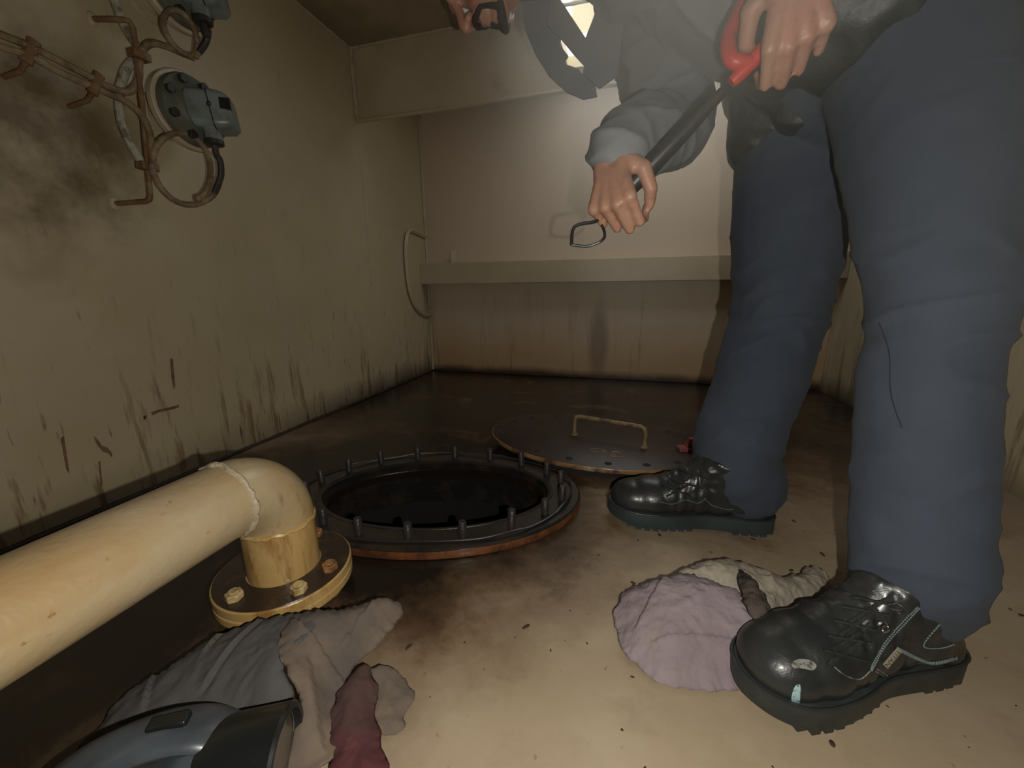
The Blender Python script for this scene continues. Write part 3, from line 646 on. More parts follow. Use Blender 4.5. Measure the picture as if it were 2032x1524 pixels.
# grey rags by the flange
ge = [F(200, 1440, .004), F(240, 1385, .02), F(330, 1330, .035), F(430, 1265, .050), F(520, 1232, .062), F(600, 1218, .070), F(640, 1222, .072), F(600, 1270, .075), F(560, 1300, .07), F(575, 1370, .05), F(600, 1420, .03), F(580, 1470, .012), F(470, 1520, .004), F(320, 1560, .003), F(200, 1560, .003), F(150, 1500, .003)]
g_o = sheet('slate_rag', ge, .010, 'ragb', seed=11, wr=.007, freq=9, dirn=(.65, .75), soft=.03, folds=[(F(505, 1245), F(430, 1345), .005, .007), (F(570, 1262), F(425, 1410), .005, .007), (F(330, 1335), F(300, 1430), .006, .006)])
tag(g_o, 'dark slate grey rag spread from the floor flange to behind the lantern', 'rag')
he = [F(552, 1270, .072), F(600, 1222, .072), F(680, 1212, .060), F(735, 1195, .055), F(762, 1188, .054), F(803, 1205, .038), F(792, 1235, .034), F(745, 1290, .030), F(700, 1330, .026), F(668, 1400, .016), F(670, 1450, .006), F(660, 1520, .003), F(600, 1560, .003), F(560, 1540, .006), F(575, 1470, .02), F(595, 1400, .045), F(572, 1340, .065)]
h_o = sheet('taupe_rag', he, .020, 'ragg', seed=14, wr=.006, freq=11, dirn=(.8, -.6), soft=.018, base=.012, folds=[(F(556, 1290), F(690, 1385), .005, .008), (F(600, 1245), F(640, 1220), .006, .006), (F(628, 1390), F(645, 1500), .004, .008), (F(690, 1330), F(770, 1240), .006, .005)])
tag(h_o, 'grey brown rag with raised pointed corner beside the floor flange', 'rag')
re_ = [F(660, 1400, .02), F(690, 1345, .032), F(725, 1318, .034), F(742, 1330, .03), F(746, 1370, .018), F(748, 1420, .008), F(760, 1480, .003), F(770, 1560, .003), F(700, 1580, .003), F(650, 1560, .003), F(655, 1480, .008)]
r_o = sheet('maroon_rag', re_, .010, 'ragr', seed=17, wr=.006, freq=16, dirn=(.3, 1), soft=.012, base=.0)
tag(r_o, 'faded maroon rag showing under the right side of the grey brown rag', 'rag')
se_ = [F(728, 1335, .02), F(762, 1318, .020), F(800, 1345, .009), F(822, 1380, .004), F(800, 1420, .003), F(798, 1450, .003), F(760, 1460, .003), F(745, 1420, .006), F(738, 1370, .012)]
s_o = sheet('frayed_rag', se_, .004, 'ragg', seed=19, wr=.004, freq=18, soft=.01)
tag(s_o, 'small frayed grey scrap of rag at the right edge of the rag heap', 'rag')
pe_ = [F(545, 1330, .045), F(560, 1325, .05), F(590, 1400, .03), F(595, 1440, .02), F(520, 1450, .02), F(470, 1430, .03), F(510, 1370, .04)]
sheet('maroon_patch', pe_, .006, 'ragr', parent=r_o, seed=23, wr=.004, freq=18, soft=.01, base=.01)

# ------------------------------------------------------------------ hand lantern in the lower left corner
LH = Vector((.862, .226, .0470)); LD = Vector((-.91, -.41, .02)).normalized()     # head front centre, axis towards the back
lx = LD; ly = Vector((0, 0, 1)).cross(lx).normalized(); lz = lx.cross(ly)
LMt = Matrix(((ly.x, lz.x, -lx.x, LH.x), (ly.y, lz.y, -lx.y, LH.y), (ly.z, lz.z, -lx.z, LH.z), (0, 0, 0, 1)))   # local z points out of the lens
ln = thing('hand_lantern', 'grey handled lantern with black head lying at bottom left', 'lantern', (LH.x, LH.y, 0))
MB().lathe([(.0375, .0), (.0425, .0), (.0445, -.003), (.0435, -.012), (.041, -.05), (.0375, -.072), (.034, -.072), (.036, -.05), (.0375, -.012)], LMt, 56, closed=True).build('head', M['lanternhead'], ln)
MB().lathe([(.0372, -.012), (.034, -.028), (.024, -.045), (.010, -.052), (.008, -.053)], LMt, 48).build('reflector', M['reflector'], ln)
MB().lathe([(.0372, -.008), (.0372, -.0105)], LMt, 48).build('lens', M['glass'], ln)
bd = MB(); secs = [(-.062, .036, .036, 0), (-.078, .040, .038, 0), (-.095, .036, .034, -.004), (-.12, .027, .024, -.014), (-.16, .022, .020, -.022), (-.22, .021, .020, -.024), (-.28, .023, .021, -.024), (-.30, .018, .016, -.024)]
n = 32; vs = []
for (z, a, b, dz_) in secs:
    for k in range(n): th = 2*PI*k/n; vs.append(LMt@Vector((a*math.cos(th), b*math.sin(th)+dz_, z)))
bd.add(vs, [(i*n+k, i*n+(k+1) % n, (i+1)*n+(k+1) % n, (i+1)*n+k) for i in range(len(secs)-1) for k in range(n)]+[tuple(range(n)), tuple(range((len(secs)-1)*n, len(secs)*n))])
bd.build('body', M['lanternbody'], ln)
hpx = [(490, 1490, .050), (462, 1462, .064), (410, 1446, .080), (350, 1450, .086), (290, 1466, .087), (220, 1494, .084), (150, 1530, .076), (90, 1575, .062), (50, 1640, .042)]
hpts = smooth_path([F(*q) for q in hpx], 6)
MB().tube(hpts, .0265, 20, flat=.42, twist=(0, .35, .9)).build('handle', M['lanternbody'], ln)
c = F(336, 1434, .0975); dd = (F(300, 1446, .099)-F(370, 1430, .099)).normalized()
sM = Matrix.Translation(c)@Vector((1, 0, 0)).rotation_difference(-dd).to_matrix().to_4x4()
MB().box((-.0165, -.007, -.004), (.0165, .007, .0045), sM).build('switch', M['lanternhead'], ln, bevel=.002)
MB().tube([LMt@Vector((.037*math.cos(t), .037*math.sin(t)-.004, -.080)) for t in np.linspace(0, 2*PI, 33)[:-1]], .0035, 8, closed=True).build('collar', M['lanternbody'], ln)

# ------------------------------------------------------------------ the worker
V = Vector
hipN, hipF = V((1.535, .80, .86)), V((1.485, 1.00, .86))
kneeN, kneeF = V((1.552, .665, .475)), V((1.475, .985, .47))
ankN, ankF = V((1.532, .560, .095)), V((1.405, .875, .095))
pelv = (hipN+hipF)/2
shN, shF = V((1.10, .76, 1.12)), V((1.165, 1.09, 1.085))
chest = (shN+shF)/2
mid = pelv.lerp(chest, .5)+V((-.01, .02, .06))
elN, elF = V((1.40, .64, 1.10)), V((1.235, 1.015, .835))
HC = V((.822, .965, 1.165))                              # head centre
hf = V((-.50, -.10, -.86)).normalized(); hu = V((-.86, 0, .5)); hu = (hu-hf*hu.dot(hf)).normalized(); hs = hf.cross(hu).normalized()
def hd(s_, f, u): return HC+hs*s_+hf*f+hu*u
HM = Matrix((( hs.x, hf.x, hu.x), (hs.y, hf.y, hu.y), (hs.z, hf.z, hu.z)))
tool_lo, tool_hi = V((1.142, .737, .645)), V((1.352, .712, .842))
ta = (tool_hi-tool_lo).normalized()
def hand(mb, c, nrm, side, tr, curl=(62, 78, 45), turn=32):
    """c: point on the tool the palm closes on; nrm: palm normal towards the tool; side: +1 right hand, -1 left; tr: tool radius"""
    n = (nrm-ta*nrm.dot(ta)).normalized()
    th = ta.copy()                                        # direction of the thumb side
    if side < 0: th = -ta
    th0 = th
    d = n.cross(th).normalized()*side                     # so that d x n = th for a right hand
    if side > 0 and d.cross(n).dot(th) < 0: d = -d
    if side < 0 and (d.cross(n)*-1).dot(th) < 0: d = -d
    th = th*math.cos(math.radians(turn))+(d if side > 0 else -d)*math.sin(math.radians(turn))*1.0
    d = (d*math.cos(math.radians(turn))+(-th0 if side > 0 else th0)*math.sin(math.radians(turn))).normalized()
    th = (th-d*th.dot(d)).normalized()
    pc = c-n*(tr+.014)                                    # palm centre
    W = pc-d*.055
    kn = []
    for i, (off, L_, r_) in enumerate(((.031, (.044, .026, .021), .0092), (.0105, (.048, .030, .022), .0095), (-.0105, (.044, .028, .021), .0090), (-.031, (.034, .021, .019), .0080))):
        K = pc+d*(.036-.005*abs(i-1))+th*off-n*.002
        mb.cap_tube([W+th*off*.55, (W+K)/2+th*off*.05, K], [.0165, .0150, .0115], 12)
        ang = 0; p = K; pts = [K]; rr_ = [r_*1.1]
        for j in range(3):
            ang += math.radians(curl[j]+(-4 if i == 0 else 3*i)); dr = d*math.cos(ang)+n*math.sin(ang)
            p = p+dr*L_[j]; pts.append(p); rr_.append(r_*(1-.10*(j+1)))
        mb.cap_tube(pts, rr_, 12)
    t0 = W+th*.022+d*.012+n*.004; t1 = W+th*.046+d*.030+n*.016; t2 = W+th*.050+d*.058+n*.034; t3 = W+th*.040+d*.072+n*.052
    mb.cap_tube([t0, t1, t2, t3], [.017, .0135, .0110, .0088], 12)
    mb.cap_tube([W+th*.012+n*.004, pc+th*.004+n*.002, pc+d*.02], [.017, .017, .013], 12)
    return W, d
bod = MB()
W_R, dR = hand(bod, tool_lo, V((.35, .70, -.35)), 1, .013)
W_L, dL = hand(bod, tool_hi, V((-.25, .85, -.2)), -1, .016, curl=(48, 70, 40))
bod.cap_tube([shF, shF.lerp(elF, .5), elF], [.060, .048, .040]); bod.cap_tube([elF, elF.lerp(W_R, .4), W_R], [.040, .038, .026])
bod.cap_tube([shN, shN.lerp(elN, .5), elN], [.060, .048, .040]); bod.cap_tube([elN, elN.lerp(W_L, .4), W_L], [.040, .038, .026])
bod.cap_tube([pelv, mid, chest+V((.08, 0, .01)), chest], [.095, .095, .095, .070], 20)
bod.cap_tube([shN, chest, shF], [.060, .070, .060])
bod.cap_tube([chest, chest.lerp(HC, .5)+V((0, 0, -.005)), hd(0, -.02, -.06)], [.062, .056, .056], 18)
for h_, k_, a_ in ((hipN, kneeN, ankN), (hipF, kneeF, ankF)):
    bod.cap_tube([h_, h_.lerp(k_, .5), k_], [.080, .066, .050]); bod.cap_tube([k_, k_.lerp(a_, .35), a_], [.055, .056, .040])
    fd = V((-.89, -.44, 0)) if k_ == kneeN else V((-1, -.09, 0))
    bod.cap_tube([a_, a_+fd*.05+V((0, 0, -.038)), a_+fd*.12+V((0, 0, -.050))], [.034, .026, .020])
# head
bod.ell(hd(0, -.012, .022), (.074, .094, .092), HM, 18)
bod.ell(hd(0, .022, -.050), (.056, .064, .064), HM, 14)
bod.ell(hd(0, .062, -.092), (.027, .024, .022), HM)
bod.cap_tube([hd(-.050, -.005, -.055), hd(-.034, .045, -.088), hd(0, .066, -.098), hd(.034, .045, -.088), hd(.050, -.005, -.055)], [.018, .017, .018, .017, .018])
bod.cap_tube([hd(0, .080, .020), hd(0, .094, -.004), hd(0, .110, -.026), hd(0, .113, -.034)], [.0085, .0095, .0125, .0125], 14)
for s_ in (-1, 1):
    bod.ell(hd(s_*.0125, .100, -.038), (.0085, .011, .008), HM)
    bod.cap_tube([hd(s_*.008, .083, .026), hd(s_*.030, .080, .030), hd(s_*.050, .066, .026)], [.0085, .009, .008])
    bod.ell(hd(s_*.040, .062, -.026), (.024, .022, .022), HM)
    bod.cap_tube([hd(s_*.074, -.002, .018), hd(s_*.086, -.016, .026), hd(s_*.088, -.020, .006), hd(s_*.078, -.006, -.018), hd(s_*.074, .002, -.022)], [.006, .0065, .0065, .006, .005], 10)
bod.cap_tube([hd(-.024, .078, -.066), hd(-.010, .089, -.062), hd(0, .090, -.064), hd(.010, .089, -.062), hd(.024, .078, -.066)], [.004, .006, .006, .006, .004])
bod.cap_tube([hd(-.020, .078, -.074), hd(0, .087, -.075), hd(.020, .078, -.074)], [.004, .0065, .004])
bme = fuse(bod, .0036, 3)
def eye_sock(co, n):
    o = 0
    for s_ in (-1, 1):
        e = hd(s_*.031, .090, .004); d_ = (co-e).length
        if d_ < .03: o -= .010*math.exp(-(d_/.013)**2)
    return o
displace(bme, eye_sock); bme.materials.clear(); bme.materials.append(M['skin'])
person = link('person', bme, None, angle=180)
tag(person, 'person in navy trousers and blue grey top bending over manhole with red handled tool', 'person')
for s_ in (-1, 1): MB().ell(hd(s_*.031, .072, .004), (.012, .012, .012), HM).build('eye', M['eye'], person)
hb_ = MB()                                                # moustache and short beard
hb_.cap_tube([hd(-.026, .083, -.060), hd(-.010, .098, -.051), hd(0, .100, -.050), hd(.010, .098, -.051), hd(.026, .083, -.060)], [.005, .0065, .0065, .0065, .005])
hb_.cap_tube([hd(-.030, .060, -.100), hd(-.016, .074, -.108), hd(0, .079, -.110), hd(.016, .074, -.108), hd(.030, .060, -.100)], [.008, .010, .011, .010, .008]); hb_.ell(hd(0, .084, -.092), (.008, .007, .012), HM)
for q_ in (-1, 1): hb_.cap_tube([hd(q_*.027, .080, -.060), hd(q_*.030, .072, -.078), hd(q_*.028, .064, -.098)], [.0045, .005, .007])
hm_ = fuse(hb_, .002, 2); displace(hm_, lambda c, n: noise.noise(c*500)*.0015); hm_.materials.clear(); hm_.materials.append(M['hair']); link('beard', hm_, person, angle=180)
hc_ = MB(); hc_.ell(hd(0, -.022, .034), (.079, .093, .090), HM, 20); hcm = fuse(hc_, .004, 1)
bmh = bmesh.new(); bmh.from_mesh(hcm)
dead = [v for v in bmh.verts if (v.co-HC).dot(hu) < .010+.5*max(0, (v.co-HC).dot(hf)+.03)+.006*noise.noise(v.co*60)-(.05 if (v.co-HC).dot(hf) < -.03 else 0)]
bmesh.ops.delete(bmh, geom=dead, context='VERTS'); bmh.to_mesh(hcm); bmh.free()
displace(hcm, lambda c, n: noise.noise(c*220)*.003); hcm.materials.clear(); hcm.materials.append(M['hair']); link('hair', hcm, person, angle=180)

# trousers: one garment, folds pressed in
tr = MB()
def leg(h_, k_, a_, rh, rk, rh2, hem, bow=(0, 0, 0)):
    b = V(bow)
    pts = smooth_path([h_, h_.lerp(k_, .5)+b, k_, k_.lerp(a_, .5)+b*.4, hem[0], hem[1]], 5)
    rs = lerp_list([rh, (rh+rk)/2*1.02, rk, rk*.93, rh2, rh2*1.03], 5)
    for i in range(len(pts)): tr.ell(pts[i], (rs[i],)*3, n=10)
    tr.tube(pts, rs, 24)
leg(hipN, kneeN, ankN, .118, .074, .064, (V((1.530, .560, .165)), V((1.540, .566, .118))), (.005, 0, 0))
leg(hipF, kneeF, ankF, .120, .094, .083, (V((1.400, .888, .150)), V((1.425, .890, .092))), (-.01, 0, 0))
tr.cap_tube([hipN+V((.01, .02, .02)), hipF+V((.01, -.02, .02))], [.125, .125], 24)
tr.cap_tube([pelv, pelv+V((-.05, 0, .07))], [.135, .125], 24)
tme = fuse(tr, .006, 6)
def fold(seed, main=.009, crease=.006):
    def fn(co, n):
        # slanted drag lines plus soft puckers, stronger at the knee and above the hem
        z = co.z; k = .35+.9*math.exp(-((z-.46)/.09)**2)+0.8*math.exp(-((z-.16)/.09)**2)
        q = V((co.x*6+z*5, co.y*6-z*4, z*9))
        a = noise.noise(q+V((seed, 0, 0)))
        b = 1-abs(noise.noise(V((co.x*9-z*8, co.y*9+z*7, z*13+seed))))*2.2
        c = noise.noise(co*34+V((0, seed, 0)))
        return a*main*k+max(0, b)**3*crease*k*.8-crease*.3+c*.0013
    return fn
displace(tme, fold(3)); tme.materials.clear(); tme.materials.append(M['trouser'])
trousers = link('trousers', tme, person, angle=180); trousers['label'] = 'navy blue work trousers'
# seam down the side of each leg
tb_ = BVHTree.FromPolygons([v.co for v in tme.vertices], [p.vertices[:] for p in tme.polygons])
def onto(bvh, p, dirn, lift=.0008):
    h = bvh.ray_cast(V(p)-V(dirn)*.5, V(dirn), 1.0)
    return (h[0]-V(dirn)*lift) if h[0] else V(p)
def seam(px, t, name, r=.0012, m_='trouser', par=None, bvh=None):
    pts = []
    for x, y in smooth_path([V((a, b, 0)) for a, b in px], 6) and [(v.x, v.y) for v in smooth_path([V((a, b, 0)) for a, b in px], 6)]:
        d = ray(x, y); h = (bvh or tb_).ray_cast(CAM, d.normalized(), 3)
        if h[0]: pts.append(h[0]+h[1]*.0006)
    if len(pts) > 2: return MB().tube(pts, r, 6).build(name, M[m_], par or trousers)
M['seam'] = mat('dark_seam', (.012, .014, .022), .9)
seam([(1745, 640), (1765, 700), (1768, 780), (1790, 850)], 0, 'seam', .0006, 'seam')

# dark cloth tied round the waist
ap = MB()
wc = pelv+V((-.055, 0, .055))
ap.cap_tube([wc+V((0, -.12, 0)), wc+V((0, .12, 0))], [.125, .125], 24)
ap.cap_tube([wc+V((-.02, .06, -.02)), V((1.43, 1.0, .80))], [.10, .085], 20)
ap.cap_tube([V((1.415, .86, .90)), V((1.435, .885, .80))], [.055, .040], 14)
ame = fuse(ap, .006, 3)
displace(ame, lambda c, n: (1-abs(noise.noise(V((c.x*14+c.z*6, c.y*16-c.z*8, c.z*4))))*2.4)*.010+noise.noise(c*45)*.002)
ame.materials.clear(); ame.materials.append(M['apron']); apo = link('waist_cloth', ame, person, angle=180); apo['label'] = 'dark creased cloth round the waist'

# coverall top with loose sleeves
ja = MB()
def sleeve(a, b, c, r0, r1, r2):
    pts = smooth_path([a, a.lerp(b, .5), b, b.lerp(c, .5), c], 5); rs = lerp_list([r0, (r0+r1)/2, r1, (r1+r2)/2, r2], 5)
    ja.tube(pts, rs, 22)
    for p, r in zip(pts[:-1], rs): ja.ell(p, (r,)*3, n=14)
sleeve(shF, elF, W_R-dR*.010, .086, .080, .050)
sleeve(shN, elN, W_L-dL*.030, .088, .075, .048)
ja.cap_tube([pelv+V((-.08, .02, .11)), mid, chest+V((.09, .02, .02)), chest+V((.03, 0, .01))], [.125, .132, .136, .098], 26)
ja.cap_tube([shN, chest+V((.01, 0, .015)), shF], [.086, .094, .084], 20)
ja.cap_tube([chest+V((0, 0, .015)), chest.lerp(HC, .30)+V((0, 0, .018))], [.080, .070], 20)
jme = fuse(ja, .005, 10)
displace(jme, lambda c, n: noise.noise(V((c.x*10, c.y*10, c.z*7)))*.012+max(0, 1-abs(noise.noise(V((c.x*9+c.z*9, c.y*12, c.z*15-c.x*8))))*2.4)**2*.008+noise.noise(c*38)*.0015)
jme.materials.clear(); jme.materials.append(M['jacket']); jacket = link('coverall_top', jme, person, angle=180); jacket['label'] = 'loose blue grey coverall top'
# open collar front hanging from the neck
def flap(fp, fy):
    fw = [at(x, y, 'y', fy) for x, y in fp]; fb = MB(); k_ = len(fw)
    fb.add([p+V((0, -.003, 0)) for p in fw]+[p+V((0, .003, 0)) for p in fw], [tuple(range(k_-1, -1, -1)), tuple(range(k_, 2*k_))]+[(i, (i+1) % k_, k_+(i+1) % k_, k_+i) for i in range(k_)])
    return fb.build('collar_flap', M['jacket'], jacket, smooth=False, bevel=.001)
flap([(1085, -60), (1034, -20), (1036, 20), (1042, 60), (1062, 108), (1090, 152), (1125, 184), (1158, 198), (1185, 192), (1180, 160), (1156, 148), (1148, 138), (1134, 132), (1123, 129), (1121, 122), (1128, 112), (1110, 88), (1113, 79), (1110, 60), (1104, 0), (1100, -60)], .995)
flap([(1098, -60), (1112, 0), (1137, 38), (1162, 76), (1176, 40), (1190, 0), (1200, -60), (1240, -60), (1236, 60), (1226, 150), (1190, 176), (1156, 148), (1160, 132), (1138, 108), (1115, 80), (1085, 50)], .980)

# ---- boots
def make_boot(heel, toe, near):
    ax = (toe-heel); L = ax.length; ax.normalize(); lt_ = V((0, 0, 1)).cross(ax)      # ax heel->toe, lt_ left of the foot
    Bm = Matrix(((ax.x, lt_.x, 0, heel.x), (ax.y, lt_.y, 0, heel.y), (ax.z, lt_.z, 1, 0), (0, 0, 0, 1)))
    B = lambda x, y, z: Bm@V((x, y, z))
    R3 = Bm.to_3x3(); k = L/.31
    up = MB()
    for (x, z, rx, ry, rz, y) in ((.255, .050, .052, .050, .038, 0), (.225, .054, .055, .053, .044, 0), (.19, .060, .050, .050, .047, 0), (.15, .070, .052, .045, .056, 0), (.11, .075, .055, .041, .066, 0), (.055, .060, .045, .040, .056, 0), (.045, .045, .042, .041, .036, 0)):
        up.ell(B(x*k, y, z), (rx*k, ry, rz), R3, 14)
    up.tube([B(.175*k, 0, .080), B(.135*k, 0, .104), B(.115*k, 0, .132)], [.036, .037, .040], 20); up.ell(B(.112*k, 0, .134), (.045, .040, .018), R3, 12)
    up.tube([B(.075*k, 0, .05), B(.078*k, 0, .11), B(.082*k, 0, .150)], [.046, .046, .048], 24)
    up.tube([B(.10*k, 0, .06), B(.098*k, 0, .11), B(.092*k, 0, .150)], [.044, .046, .050], 24)
    um = fuse(up, .0032, 7)
    def cr(co, n):
        l = Bm.inverted()@co; o = 0
        for cx_, am in ((.150, .0030), (.185, .0022), (.168, .0016)):
            o -= am*math.exp(-((l.x-cx_*k+.08*(l.z-.06)+.004*noise.noise(co*50))/.0045)**2)*(1 if l.z > .04 else .3)
        o += noise.noise(co*30)*.0012
        if .095*k < l.x < .20*k and abs(l.y) < .040 and l.z > .085: o += ridged(co, 60, 2)*.0022
        return o
    displace(um, cr)
    bmm = bmesh.new(); bmm.from_mesh(um)
    bmesh.ops.bisect_plane(bmm, geom=bmm.verts[:]+bmm.edges[:]+bmm.faces[:], plane_co=B(0, 0, .020), plane_no=(0, 0, -1), clear_outer=True)
    bmm.to_mesh(um); bmm.free()
    um.materials.clear(); um.materials.append(M['leather'])
    bo_ = link('boot', um, person, angle=180); bo_['label'] = 'black leather work boot nearer the camera, with pale blue paint on toe' if near else 'black leather work boot farther from the camera with teal grey sole'
    bv = BVHTree.FromPolygons([v.co for v in um.vertices], [p.vertices[:] for p in um.polygons])
    # sole with cleats
    outl = [(.000, 0), (.004, .022), (.020, .037), (.055, .042), (.10, .040), (.14, .040), (.18, .050), (.215, .056), (.25, .056), (.28, .048), (.302, .030), (.313, 0), (.302, -.030), (.28, -.048), (.25, -.055), (.215, -.054), (.18, -.048), (.14, -.039), (.10, -.038), (.055, -.040), (.020, -.036), (.004, -.022)]
    sp = smooth_path([V((x*k, y, 0)) for x, y in outl], 5, True)
    sm_ = M['sole' if near else 'solefar']; sl = MB(); n = len(sp)
    ctr = V((.16*k, 0, 0))
    rings = [(.92, .006), (.985, .0065), (1.0, .009), (1.0, .032), (.985, .036), (.90, .037)]
    vs = [Bm@V((ctr.x+(p.x-ctr.x)*(1-(1-s)*.35), p.y*s, z+(.010*max(0, (p.x/k-.26)/.05) if z < .02 else .004*max(0, (p.x/k-.26)/.05)))) for s, z in rings for p in sp]
    sl.add(vs, [(i*n+j, i*n+(j+1) % n, (i+1)*n+(j+1) % n, (i+1)*n+j) for i in range(len(rings)-1) for j in range(n)]+[tuple(range(n-1, -1, -1)), tuple(range((len(rings)-1)*n, len(rings)*n))])
    so_ = sl.build('sole', sm_, bo_)
    cl_ = MB()
    for sgn in (-1, 1):
        xs_ = [.010, .026, .042, .058, .074, .158, .174, .190, .206, .222, .238, .254, .270]
        for i, x in enumerate(xs_):
            w_ = min((abs(q.y) for q in sp if abs(q.x-x*k) < .006), default=.035)
            zz = .0 if x < .27 else .004
            cl_.prism([(x*k-.0055, sgn*(w_-.0005)), (x*k+.0055, sgn*(w_-.0008)), (x*k+.005, sgn*.012), (x*k-.005, sgn*.012)], zz, .016, Bm)
    cl_.prism([(.012*k, .020), (.012*k, -.020), (.280*k, -.020), (.280*k, .020)], .006, .016, Bm)
    cl_.prism([(.088*k, .038), (.092*k, .030), (.092*k, -.030), (.088*k, -.036), (.004, -.020), (.004, .020)], .004, .016, Bm)
    cl_.build('tread', sm_, so_, smooth=False)
    MB().tube([Bm@V((ctr.x+(p.x-ctr.x)*.995, p.y*.985, .0375+.004*max(0, (p.x/k-.26)/.05))) for p in sp], .0022, 8, closed=True).build('welt', M['leather'], bo_)
    if not near:
        pass
    return bo_, B, bv, Bm
def cast(bv, px, lift=.0006):
    out = []
    for x, y in px:
        h = bv.ray_cast(CAM, ray(x, y).normalized(), 3)
        if h[0]: out.append((h[0]+h[1]*lift, h[1]))
    return out
def stitch(bv, px, par, r=.0007, step=.0034, m_='stitch', rows=(0,)):
    pts = cast(bv, [(v.x, v.y) for v in smooth_path([V((a, b, 0)) for a, b in px], 10)])
    for off in rows:
        path = [p for p, n_ in pts]; mb = MB(); acc = 0
        for i in range(len(path)-1):
            a, b = path[i], path[i+1]; seg = (b-a)
            if seg.length < 1e-6: continue
            sd = seg.normalized().cross(pts[i][1])*off; m = max(1, round(seg.length/step))
            for j in range(m):
                q0 = a+seg*(j/m)+sd; q1 = a+seg*((j+.62)/m)+sd
                mb.tube([q0, (q0+q1)/2+pts[i][1]*.0003, q1], r, 5)
        if mb.v:
            o = mb.build('stitching', M[m_], par)
            o['kind'] = 'stuff'
def patch(bv, px, par, name, m_, lift=.0005):
    pl = smooth_path([V((a, b, 0)) for a, b in px], 4, True); P2 = [V((p.x, p.y)) for p in pl]
    x0, x1 = min(p.x for p in P2), max(p.x for p in P2); y0, y1 = min(p.y for p in P2), max(p.y for p in P2); st = max(2.0, (x1-x0)/18)
    pts = list(P2)+[V((x, y)) for x in np.arange(x0, x1, st) for y in np.arange(y0, y1, st) if inside_poly(V((x, y)), P2)]
    vs, es, fs, *_ = geometry.delaunay_2d_cdt(pts, [(i, (i+1) % len(P2)) for i in range(len(P2))], [], 1, 1e-6)
    q = [bv.ray_cast(CAM, ray(v.x, v.y).normalized(), 3) for v in vs]
    ok = [h[0] is not None for h in q]
    mb = MB(); mb.add([(h[0]+h[1]*lift) if h[0] else V((0, 0, 0)) for h in q], [f for f in fs if all(ok[i] for i in f)])
    if mb.f:                                    # keep the one largest connected piece
        gr = list(range(len(mb.v)))
        def root(i):
            while gr[i] != i: gr[i] = gr[gr[i]]; i = gr[i]
            return i
        for f in mb.f:
            for i in f[1:]: gr[root(i)] = root(f[0])
        cnt = {}
        for f in mb.f: cnt[root(f[0])] = cnt.get(root(f[0]), 0)+1
        best = max(cnt, key=cnt.get); mb.f = [f for f in mb.f if root(f[0]) == best]; mb.m = [0]*len(mb.f)
        used = sorted({i for f in mb.f for i in f}); ix = {i: k for k, i in enumerate(used)}
        mb.v = [mb.v[i] for i in used]; mb.f = [tuple(ix[i] for i in f) for f in mb.f]
        return mb.build(name, M[m_], par)
nb, NB, nbv, NBm = make_boot(V((1.606, .590, 0)), V((1.325, .452, 0)), True)
fbt, FB, fbv, FBm = make_boot(V((1.482, .868, 0)), V((1.148, .838, 0)), False)
# ---- near boot details
Sx = lambda *pts: [(1560+x/5.08, 1140+y/5.08) for x, y in pts]
stitch(nbv, Sx((1330, 330), (1180, 490), (1000, 690), (880, 900), (850, 960)), nb, rows=(-.0012, .0012))
stitch(nbv, Sx((1110, 740), (1290, 830), (1480, 890), (1720, 840)), nb, rows=(-.0014, 0, .0014))
stitch(nbv, Sx((1540, 500), (1380, 710), (1540, 740), (1690, 700)), nb)
stitch(nbv, Sx((480, 930), (600, 1020), (740, 1050), (850, 960)), nb, m_='paintw')
stitch(nbv, Sx((900, 960), (1100, 1070), (1250, 1160), (1330, 1260)), nb, rows=(-.0016, .0016), m_='paintw', r=.0005)
stitch(nbv, Sx((880, 180), (950, 160), (1030, 150)), nb, rows=(-.001, .001))
patch(nbv, [(1570, 1316), (1585, 1308), (1606, 1310), (1620, 1320), (1612, 1330), (1590, 1326), (1576, 1326)], nb, 'scuff', 'paintw')
patch(nbv, [(1577, 1362), (1588, 1360), (1587, 1396), (1592, 1406), (1598, 1416), (1584, 1415), (1572, 1414), (1574, 1402), (1570, 1385)], nb, 'paint_smear', 'paintb')
patch(nbv, [(1504, 1384), (1514, 1381), (1517, 1387), (1508, 1389)], nb, 'scuff', 'paintw')
patch(nbv, [(1698, 1372), (1704, 1368), (1707, 1376), (1701, 1380)], nb, 'scuff', 'paintw')
def lace(bv, a, b, par, r=.0026):
    pts = [p+n_*r*.6 for p, n_ in cast(bv, [(a[0]+(b[0]-a[0])*t, a[1]+(b[1]-a[1])*t) for t in np.linspace(0, 1, 12)])]
    if len(pts) > 3: MB().tube(pts, r, 8, flat=.7).build('lace', M['lace'], par)
for a, b in (((1632, 1290), (1722, 1312)), ((1640, 1318), (1712, 1270)), ((1640, 1262), (1732, 1276)), ((1652, 1290), (1728, 1238)), ((1655, 1232), (1745, 1250)), ((1664, 1262), (1742, 1208)), ((1672, 1205), (1762, 1220)), ((1684, 1235), (1764, 1186)), ((1690, 1186), (1776, 1200))):
    lace(nbv, a, b, nb)
